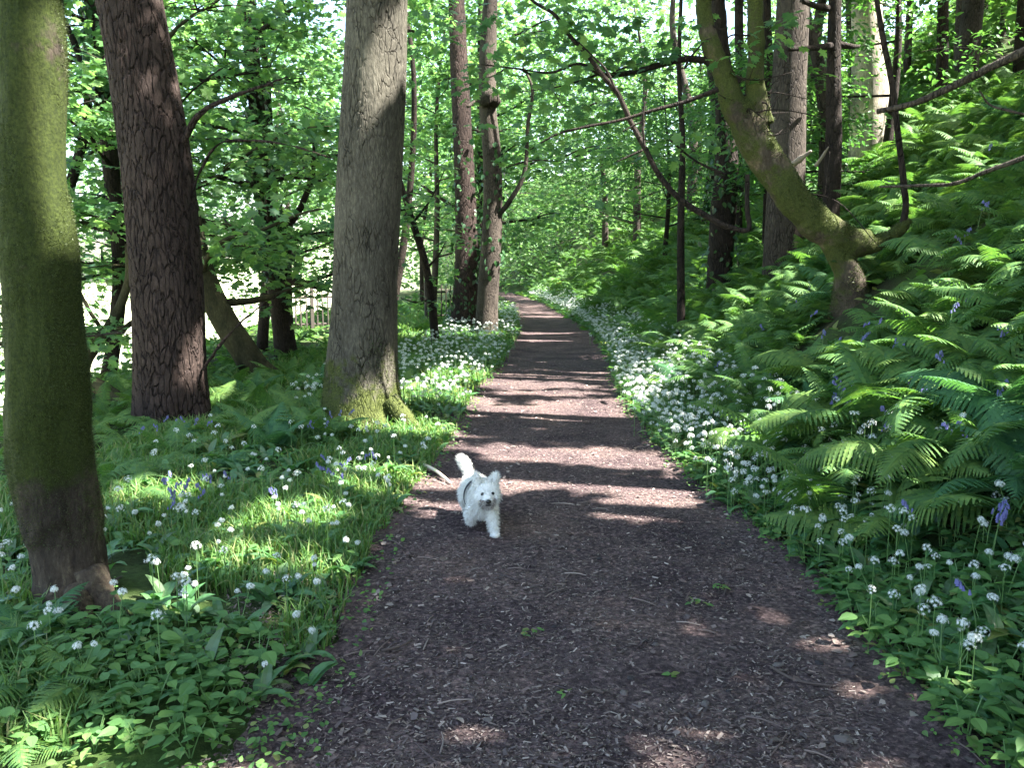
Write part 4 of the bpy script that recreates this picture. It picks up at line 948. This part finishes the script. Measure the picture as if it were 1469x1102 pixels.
for k, (x, y, u) in enumerate(hp):
    o = bpy.data.objects.new('herb', herbs[k % 5]); col.objects.link(o)
    s = random.uniform(.75, 1.25) * (1.0 if x < 0 else 1.1)
    o.location = (x, y, Hs(x, y) - .01); o.scale = (s,) * 3; o.rotation_euler = (random.uniform(-.1, .1), random.uniform(-.1, .1), random.uniform(0, 6.28))
    tag(o, '%s herb %s of path, %s, %s' % ('small' if s < .95 else 'larger', 'left' if x < 0 else 'right', 'near its edge' if u < .4 else 'set back' if u < .8 else 'well back', depth_word(y, x > 0)),
        'herb', 'broad leaved herbs left of the path' if x < 0 else 'broad leaved herbs right of the path')
# big dock like plants at the right path edge
for k, (px, py, s) in enumerate([(1225, 775, 1.0), (1180, 790, .8), (1300, 790, .9)]):
    p = hit(px, py); mb = MB(); rs = random.Random(k)
    for q in range(9): leafstrip(mb, (0, 0, 0), q * .7 + rs.uniform(-.2, .2), rs.uniform(.3, .42) * s, .10 * s, rs.uniform(1.0, 1.35), rs.uniform(1.9, 2.6), n=8)
    o = link('dock', mb.mesh('dock', M['garlic'], True), None, p)
    tag(o, ['drooping dark green broad leaved plant at the right path edge under ferns', 'smaller drooping broad leaved plant left of the larger one', 'drooping broad leaved plant right of its neighbours beneath the ferns'][k], 'plant')

# ground cover leaves and grass
mb = MB()
def cover(n, ylo, yhi, side, ulo, uhi, size, pw=1.5):
    y = ylo + (yhi - ylo) * rng.random(n) ** pw; u = rng.uniform(ulo, uhi, n); x = xr(y) + u if side > 0 else xl(y) - u
    k = np.abs(x) < .75 * y + 1; x, y = x[k], y[k]; n = len(x)
    if side > 0 or ulo > 3: k2 = np.ones(n, bool)
    else: k2 = vnoise(x, y, 2.2, 3) > -.45
    x, y = x[k2], y[k2]; n = len(x)
    X_, N_ = rdir(n, .45); inst(mb, BROAD, np.stack([x, y, H(x, y) + rng.uniform(.01, .10, n)], -1), X_, N_, size * rng.uniform(.6, 1.4, n) * (1 + y / 16))
cover(12000, 2.3, 14, -1, .02, 4.5, .024); cover(7000, 2.3, 14, 1, -.02, 1.4, .026); cover(9000, 3, 30, 1, 1, 7, .07); cover(6000, 8, 45, -1, .1, 9, .07); cover(5000, 12, 70, 1, 0, 2, .07); cover(900, 2.4, 14, -1, -.12, .15, .02); cover(900, 2.4, 14, 1, -.12, .15, .02)
tag(link('ground_cover', mb.mesh('ground_cover', M['broad'])), kind='stuff', label='low leafy ground cover carpeting the verges', cat='ground cover')
mb = MB()
def grass(n, ylo, yhi, ulo, uhi, h, side=-1, mask=None, pw=1.3):
    y = ylo + (yhi - ylo) * rng.random(n) ** pw; u = rng.uniform(ulo, uhi, n); x = xl(y) - u if side < 0 else xr(y) + u
    k = (vnoise(x, y, 1.3, 1) > -.35) & (np.abs(x) < .72 * y + .8)
    if mask: k &= mask(x, y)
    x, y = x[k], y[k]; n = len(x)
    a = rng.uniform(0, 6.28, n); l = h * rng.uniform(.5, 1.3, n); ln = l * rng.uniform(.2, .7, n); d = np.stack([np.cos(a), np.sin(a), a * 0], -1); sd = np.stack([-np.sin(a), np.cos(a), a * 0], -1)
    wd = (.0022 + .0006 * y)[:, None]; B = np.stack([x, y, H(x, y) - .01], -1); up = np.array([0, 0, 1.])
    m_ = B + d * (ln * .3)[:, None] + up * (l * .6)[:, None]; t = B + d * ln[:, None] + up * (l * .85)[:, None]
    V = np.stack([B + sd * wd, B - sd * wd, m_ - sd * wd * .8, m_ + sd * wd * .8, t], 1).reshape(-1, 3); o = (np.arange(n) * 5)[:, None]
    mb.add(V, [o + np.array([[0, 1, 2, 3]]), o + np.array([[3, 2, 4]])])
grass(22000, 4.2, 9.5, .05, 2.9, .16); grass(9000, 2.4, 4.5, .05, 1.7, .15); grass(12000, 9, 30, 0, 4, .22); grass(3000, 3, 20, .0, .35, .10, 1); grass(9000, 4.8, 8, 0, 1.3, .12)
tag(link('grass', mb.mesh('grass', M['grass'])), kind='stuff', label='fine green woodland grass on the left verge', cat='grass')

# ------------------------------------------------------------------ fence in the clearing
woodm, wn_, wp_ = mat('weathered_wood'); wp_.inputs['Base Color'].default_value = (.05, .04, .032, 1); wp_.inputs['Roughness'].default_value = .9
def box(mb, a, b, w, d):
    """square bar from a to b"""
    mb.add(*tube([a, (np.array(a) + np.array(b)) / 2, b], [w / 1.41] * 3, 3, 4))
def fence(x0, y0, x1, y1, n, h, label):
    root = empty('fence', (x0, y0, Hs(x0, y0)), label, 'fence')
    o = np.array([x0, y0, Hs(x0, y0)])
    for k in range(n):
        t = k / (n - 1); x = x0 + (x1 - x0) * t; y = y0 + (y1 - y0) * t; z = Hs(x, y); mb = MB(); p = k % 6 == 0
        box(mb, (x, y, z - .1), (x + random.gauss(0, .01), y, z + h * (1.1 if p else 1) + random.uniform(-.03, .03)), .09 if p else .035, .03)
        link('post' if p else 'picket', mb.mesh('picket', woodm, False, o), root)
    for f in (.15, .82):
        mb = MB(); box(mb, (x0, y0 + .03, Hs(x0, y0) + h * f), (x1, y1 + .03, Hs(x1, y1) + h * f), .045, .03); link('rail', mb.mesh('rail', woodm, False, o), root)
fence(-6.6, 22.6, -4.6, 23.4, 15, 1.15, 'dark picket fence in sun, seen left of the spruce trunk')
fence(-2.9, 27, -1.7, 29, 9, 1.2, 'short weathered picket fence behind the bent sapling')

# ------------------------------------------------------------------ sticks, branches, stones
def stick(name, label, pts, rad, m, cat='branch'):
    mb = MB(); mb.add(*tube(pts, rad, max(12, len(pts) * 5), 8, wob=.06)); b = Vector(pts[0])
    return tag(link(name, mb.mesh(name, m, True, b), None, b), label, cat)
def gp(px, py, dz=.0): p = hit(px, py); return Vector((p.x, p.y, float(PZ(p.x, p.y)) + dz if p.x > -.7 and p.x < 1.4 else p.z + dz))
palem, _n, _p = mat('pale_wood'); _p.inputs['Base Color'].default_value = (.62, .54, .4, 1); _p.inputs['Roughness'].default_value = .8
twigm, _n, _p = mat('twig_wood'); _p.inputs['Base Color'].default_value = (.07, .05, .042, 1); _p.inputs['Roughness'].default_value = .9
greym, _n, _p = mat('grey_wood'); _p.inputs['Base Color'].default_value = (.2, .165, .13, 1); _p.inputs['Roughness'].default_value = .85
stick('stick', 'pale barkless stick lying beside the dog', [gp(596, 668, .075), gp(606, 675, .055), gp(622, 684, .04), gp(646, 697, .018)], [.010, .015, .014, .011], palem, 'stick')
stick('stick', 'short grey stick on the verge left of the pale stick', [gp(545, 688, .03), gp(565, 680, .03), (gp(592, 676, .03))], [.012, .013, .01], greym, 'stick')
stick('twig', 'thin dark twig on the path at lower right', [gp(1105, 967, .012), gp(1140, 985, .012), gp(1195, 992, .012)], [.006, .006, .004], twigm, 'twig')
stick('twig', 'thin twig lying at the left path edge', [gp(548, 948, .012), gp(572, 940, .014), gp(590, 930, .012)], [.006, .006, .004], twigm, 'twig')
stick('twig', 'little brown twig on the middle of the path', [gp(835, 1003, .012), gp(850, 1001, .012), gp(866, 1004, .012)], [.006, .006, .004], twigm, 'twig')
stick('branch', 'long bare branch slanting across the ferns into the top right corner', [at(1258, 160, 7.4), at(1310, 148, 7.2), at(1370, 122, 7), at(1430, 92, 6.8), at(1500, 60, 6.6), at(1620, 10, 6.4)], [.022, .028, .032, .034, .04, .05], M['bark_grey'])
stick('branch', 'thin dead branch drooping over the ferns from the right edge', [at(1262, 268, 6.6), at(1320, 266, 6.4), at(1375, 262, 6.2), at(1410, 248, 6.1), at(1445, 235, 6), at(1540, 200, 5.8)], [.008, .013, .015, .016, .018, .025], M['bark_grey'])
stick('branch', 'thin twig curving above the ferns near the right edge', [at(1405, 130, 7), at(1420, 150, 7), at(1445, 158, 6.9), at(1500, 170, 6.8)], [.006, .009, .011, .012], M['bark_grey'])
stick('branch', 'broken sunlit stub between crooked tree and broad grey trunk', [at(1132, 240, 9.5), at(1148, 228, 9.3), at(1164, 216, 9.2)], [.03, .034, .012], greym)
stick('branch', 'short grey broken stub below the straight dark trunk', [at(1170, 238, 10), at(1180, 224, 9.9), at(1189, 210, 9.8)], [.022, .02, .006], greym)
# loose stones and dark clods on the path
mb0 = bpy.data.meshes.new
def stone_me(seed, m):
    import bmesh
    bm = bmesh.new(); bmesh.ops.create_icosphere(bm, subdivisions=2, radius=1); rs = random.Random(seed); o = Vector((rs.random() * 9, rs.random() * 9, 0))
    for v in bm.verts: v.co *= 1 + .35 * mnoise.noise(v.co * 1.3 + o); v.co.z *= .5
    me = bpy.data.meshes.new('stone'); bm.to_mesh(me); bm.free(); me.materials.append(m); return me
stonem, _n, _p = mat('stone'); _p.inputs['Base Color'].default_value = (.10, .08, .072, 1); _p.inputs['Roughness'].default_value = .9
clodm, _n, _p = mat('dark_clod'); _p.inputs['Base Color'].default_value = (.02, .015, .016, 1); _p.inputs['Roughness'].default_value = .9
sm = [stone_me(k, stonem) for k in range(3)]; cm = [stone_me(k + 5, clodm) for k in range(3)]
for k, (px, py, r, c) in enumerate([(1115, 962, .022, 0), (1012, 1015, .02, 0), (895, 1000, .02, 0), (860, 805, .018, 1), (905, 975, .022, 1), (830, 797, .014, 1), (795, 905, .014, 1), (925, 925, .016, 1), (1175, 955, .022, 1), (1210, 1070, .03, 0),
                                    (940, 930, .016, 0), (1037, 788, .018, 1), (640, 790, .012, 0), (720, 830, .012, 0), (560, 858, .016, 0), (1060, 893, .014, 0), (870, 845, .013, 0), (980, 770, .014, 1), (700, 1040, .018, 0), (1110, 848, .012, 1), (1350, 1044, .022, 0), (1045, 1000, .014, 1)]):
    o = bpy.data.objects.new('clod' if c else 'stone', (cm if c else sm)[k % 3]); col.objects.link(o)
    p = gp(px, py, r * .2); r *= .8; o.location = p; o.scale = (r * 1.2, r, r); o.rotation_euler = (0, 0, k)
    tag(o, 'small dark clod of earth lying on the bark path' if c else 'small grey stone lying on the bark path', 'clod' if c else 'stone', 'dark clods on the path' if c else 'stones on the path')
# small green sprigs lying on the path
for k, (px, py, n_, s) in enumerate([(760, 918, 10, .035), (1035, 853, 8, .04), (1000, 875, 8, .04), (960, 975, 3, .04), (808, 1003, 4, .03), (1150, 862, 4, .03)]):
    mb = MB(); p = gp(px, py, .015); n = max(n_, 4); X_, N_ = rdir(n, .3)
    inst(mb, OVATE, np.stack([rng.normal(0, .008 + .002 * n, n), rng.normal(0, .008 + .001 * n, n), rng.uniform(0, .008, n)], -1), X_, N_, s)
    tag(link('sprig', mb.mesh('sprig', M['broad']), None, p), ['bright green leafy sprig lying mid path ahead of the camera', 'grey green fallen leaf cluster right of centre on the path', 'faded green leaf cluster just below its twin', 'pale green scrap of leaf near the sunny patch', 'tiny green scrap of leaf at lower centre of the path', 'small green scrap near the right path edge'][k], 'leaf sprig')

# ------------------------------------------------------------------ the dog
furm, fn_, fp_ = mat('white_fur'); fp_.inputs['Base Color'].default_value = (.78, .78, .74, 1); fp_.inputs['Roughness'].default_value = .9; fp_.inputs['Specular IOR Level'].default_value = .1
furs = leafmat('fur_strand', [(.74, .74, .70), (.60, .57, .51), (.84, .84, .80), (.82, .82, .78), (.76, .74, .69)], .15, .8, (1, 1, 1), .15)
blackm, _n, _p = mat('black_gloss'); _p.inputs['Base Color'].default_value = (.01, .01, .011, 1); _p.inputs['Roughness'].default_value = .25
strapm, _n, _p = mat('black_strap'); _p.inputs['Base Color'].default_value = (.018, .017, .022, 1); _p.inputs['Roughness'].default_value = .8
dp = hit(690, 772)
DX, DY = dp.x, 4.83
dog = empty('dog', (DX, DY, 0.012), 'small white shaggy terrier trotting along the path towards the camera', 'dog')
dog.rotation_euler = (0, 0, R(9))
# dog space: -y is forward, x is picture right, z up
def ell(mb, c, r, rot=None, n=16):
    th = np.linspace(0, math.pi, n); ph = np.linspace(0, 2 * math.pi, 2 * n, endpoint=False); T_, P_ = np.meshgrid(th, ph, indexing='ij')
    V = np.stack([np.sin(T_) * np.cos(P_), np.sin(T_) * np.sin(P_), np.cos(T_)], -1).reshape(-1, 3) * np.array(r)
    if rot is not None: V = V @ np.array(Matrix.Rotation(rot[0], 3, rot[1])).T
    V = V + np.array(c); m_ = 2 * n; i = np.arange(n - 1)[:, None] * m_; j = np.arange(m_)[None]; k_ = (j + 1) % m_
    mb.add(V, np.stack([i + j, i + m_ + j, i + m_ + k_, i + k_], -1).reshape(-1, 4))
mb = MB()
def T_(pts, r, n=14): mb.add(*tube(pts, r, 14, n))
T_([(0, -.03, .205), (0, .08, .215), (-.01, .20, .215), (-.02, .31, .21)], [.078, .092, .088, .07])            # trunk
ell(mb, (0, -.02, .19), (.078, .08, .095)); ell(mb, (-.02, .31, .205), (.072, .07, .08))
T_([(0, -.02, .24), (.006, -.08, .275), (.012, -.11, .285)], [.070, .064, .06])                                # neck
ell(mb, (.014, -.135, .292), (.074, .068, .064))                                                             # skull
ell(mb, (-.030, -.155, .262), (.038, .038, .042)); ell(mb, (.058, -.155, .262), (.038, .038, .042))            # cheek hair
T_([(.014, -.15, .275), (.014, -.20, .258), (.014, -.225, .25)], [.045, .036, .024])                           # muzzle
ell(mb, (.014, -.185, .232), (.036, .03, .030))                                                              # beard
T_([(-.036, -.135, .330), (-.046, -.135, .375), (-.052, -.135, .412)], [.026, .022, .007])                      # ears
T_([(.058, -.12, .335), (.072, -.116, .372), (.080, -.116, .398)], [.028, .025, .008])
T_([(.050, -.04, .17), (.056, -.09, .105), (.062, -.12, .05), (.064, -.135, .025)], [.044, .032, .026, .024])     # front leg, planted forward
ell(mb, (.065, -.148, .018), (.028, .036, .019))
T_([(-.052, -.03, .17), (-.064, -.02, .115), (-.066, .02, .075), (-.062, .045, .055)], [.044, .032, .026, .023])  # front leg, lifted back
ell(mb, (-.062, .04, .045), (.024, .030, .020))
T_([(-.065, .29, .19), (-.07, .26, .135), (-.065, .32, .095), (-.06, .30, .035)], [.054, .042, .026, .024])       # hind legs: knee, hock, paw
ell(mb, (-.06, .285, .018), (.025, .034, .018))
T_([(.03, .29, .19), (.03, .22, .13), (.03, .25, .09), (.02, .17, .045)], [.054, .042, .026, .024]); ell(mb, (.018, .15, .036), (.025, .032, .018))
T_([(-.03, .35, .25), (-.048, .385, .30), (-.068, .40, .345), (-.10, .395, .385)], [.026, .024, .032, .018])     # tail
me = mb.mesh('tmp', furm, True); o = bpy.data.objects.new('tmp', me); col.objects.link(o)
m = o.modifiers.new('r', 'REMESH'); m.mode = 'VOXEL'; m.voxel_size = .0055
s = o.modifiers.new('s', 'SMOOTH'); s.iterations = 6; s.factor = .5
bpy.context.view_layer.update(); dg = bpy.context.evaluated_depsgraph_get(); bme = bpy.data.meshes.new_from_object(o.evaluated_get(dg), depsgraph=dg)
bpy.data.objects.remove(o)
bme.name = 'body'; bme.polygons.foreach_set('use_smooth', np.ones(len(bme.polygons), bool))
body = link('body', bme, dog)
nv = len(bme.polygons); c = np.zeros(nv * 3, np.float32); nn = np.zeros(nv * 3, np.float32)
bme.polygons.foreach_get('center', c); bme.polygons.foreach_get('normal', nn); c = c.reshape(-1, 3); nn = nn.reshape(-1, 3)
i = rng.integers(0, nv, 26000); P_ = c[i]; N_ = nn[i]
facep = (P_[:, 1] < -.17) & (P_[:, 2] > .255)
d = N_ + rng.normal(0, .28, N_.shape) + np.array([0, .35, -.55]) * (1 - .75 * (P_[:, 2:3] > .32))
ear = P_[:, 2] > .335; d[ear] = N_[ear] * .6 + rng.normal(0, .25, (ear.sum(), 3)) + [0, 0, .5]
tl = (P_[:, 1] > .34) & (P_[:, 2] > .26); d[tl] = N_[tl] * .8 + rng.normal(0, .3, (tl.sum(), 3)) + [-.3, 0, .3]
d /= np.linalg.norm(d, axis=1)[:, None]
d += (np.stack([bn(P_, 9, 1), bn(P_, 11, 4), bn(P_, 10, 7)], -1)) * .35; d /= np.linalg.norm(d, axis=1)[:, None]
Lh = rng.uniform(.010, .030, len(i)); Lh[facep] *= .4; Lh[P_[:, 2] < .04] *= .5; Lh[tl] *= 1.1
sd = np.cross(d, rng.normal(0, 1, d.shape)); sd /= np.linalg.norm(sd, axis=1)[:, None]
V = np.stack([P_ + sd * .0016, P_ - sd * .0016, P_ + d * Lh[:, None] + [0, 0, -.002]], 1).reshape(-1, 3)
mb = MB(); mb.add(V, np.arange(len(V)).reshape(-1, 3)); link('fur', mb.mesh('fur', furs), body)
bk = (P_[:, 1] < -.165) & (P_[:, 2] < .262) & (P_[:, 2] > .2) & (abs(P_[:, 0] - .014) < .045)
mb = MB(); Q = P_[bk] + N_[bk] * .004; n = len(Q); dd = d[bk]; V = np.stack([Q + sd[bk] * .002, Q - sd[bk] * .002, Q + dd * .022], 1).reshape(-1, 3); mb.add(V, np.arange(len(V)).reshape(-1, 3))
link('beard', mb.mesh('beard', leafmat('beard_fur', [(.20, .17, .15), (.32, .29, .26), (.45, .42, .38)], 0, .9, (1, 1, 1), .1)), body)
for sx in (-1, 1):
    mb = MB(); ell(mb, (0, 0, 0), (.012, .009, .0115), n=10); link('eye', mb.mesh('eye', blackm, True), body, (.014 + sx * .029, -.194, .290))
mb = MB(); ell(mb, (0, 0, 0), (.0155, .012, .0125), n=10); link('nose', mb.mesh('nose', blackm, True), body, (.014, -.247, .256))
mb = MB(); ell(mb, (0, 0, 0), (.018, .010, .006), n=10); link('mouth', mb.mesh('mouth', strapm, True), body, (.014, -.226, .229))
mb = MB()
a = np.linspace(0, 2 * math.pi, 40, endpoint=False); ring = np.stack([np.cos(a) * .104, np.zeros(40) + .045, .210 + np.sin(a) * .114], -1)
V = np.concatenate([ring + [0, -.017, 0], ring + [0, .017, 0], ring * [1.04, 1, 1.02] + [0, .017, -.004], ring * [1.04, 1, 1.02] + [0, -.017, -.004]]); j = np.arange(40); k_ = (j + 1) % 40
mb.add(V, [np.concatenate([np.stack([j + a_ * 40, k_ + a_ * 40, k_ + b_ * 40, j + b_ * 40], -1) for a_, b_ in ((0, 1), (1, 2), (2, 3), (3, 0))])])
link('harness', mb.mesh('harness', strapm), body)

# ------------------------------------------------------------------ tell look-alikes apart by their order across the picture
def scr(o):
    p = o.matrix_world.translation if o.parent is None else o.location
    v = o.location - CAM; c, s_ = math.cos(PITCH), math.sin(PITCH)
    dep = v.y * c - v.z * s_; return v.x / max(dep, .1)
ORD0 = 'leftmost second third fourth fifth sixth seventh eighth ninth tenth eleventh twelfth thirteenth fourteenth fifteenth sixteenth seventeenth eighteenth nineteenth twentieth'.split()
_t = 'first second third fourth fifth sixth seventh eighth ninth'.split()
ORD = ORD0 + [a if b is None else a + '-' + b for a, lst in (('twenty', _t), ('thirty', _t), ('forty', _t)) for b in lst][:27]
same = {}
for o in col.objects:
    if o.parent is None and 'label' in o and 'group' in o: same.setdefault(o['label'], []).append(o)
for lb, os_ in same.items():
    if 1 < len(os_) <= 45:
        os_.sort(key=scr)
        for k, o in enumerate(os_): o['label'] = ('leftmost ' if k == 0 else ORD[k] + ' from left, ') + lb
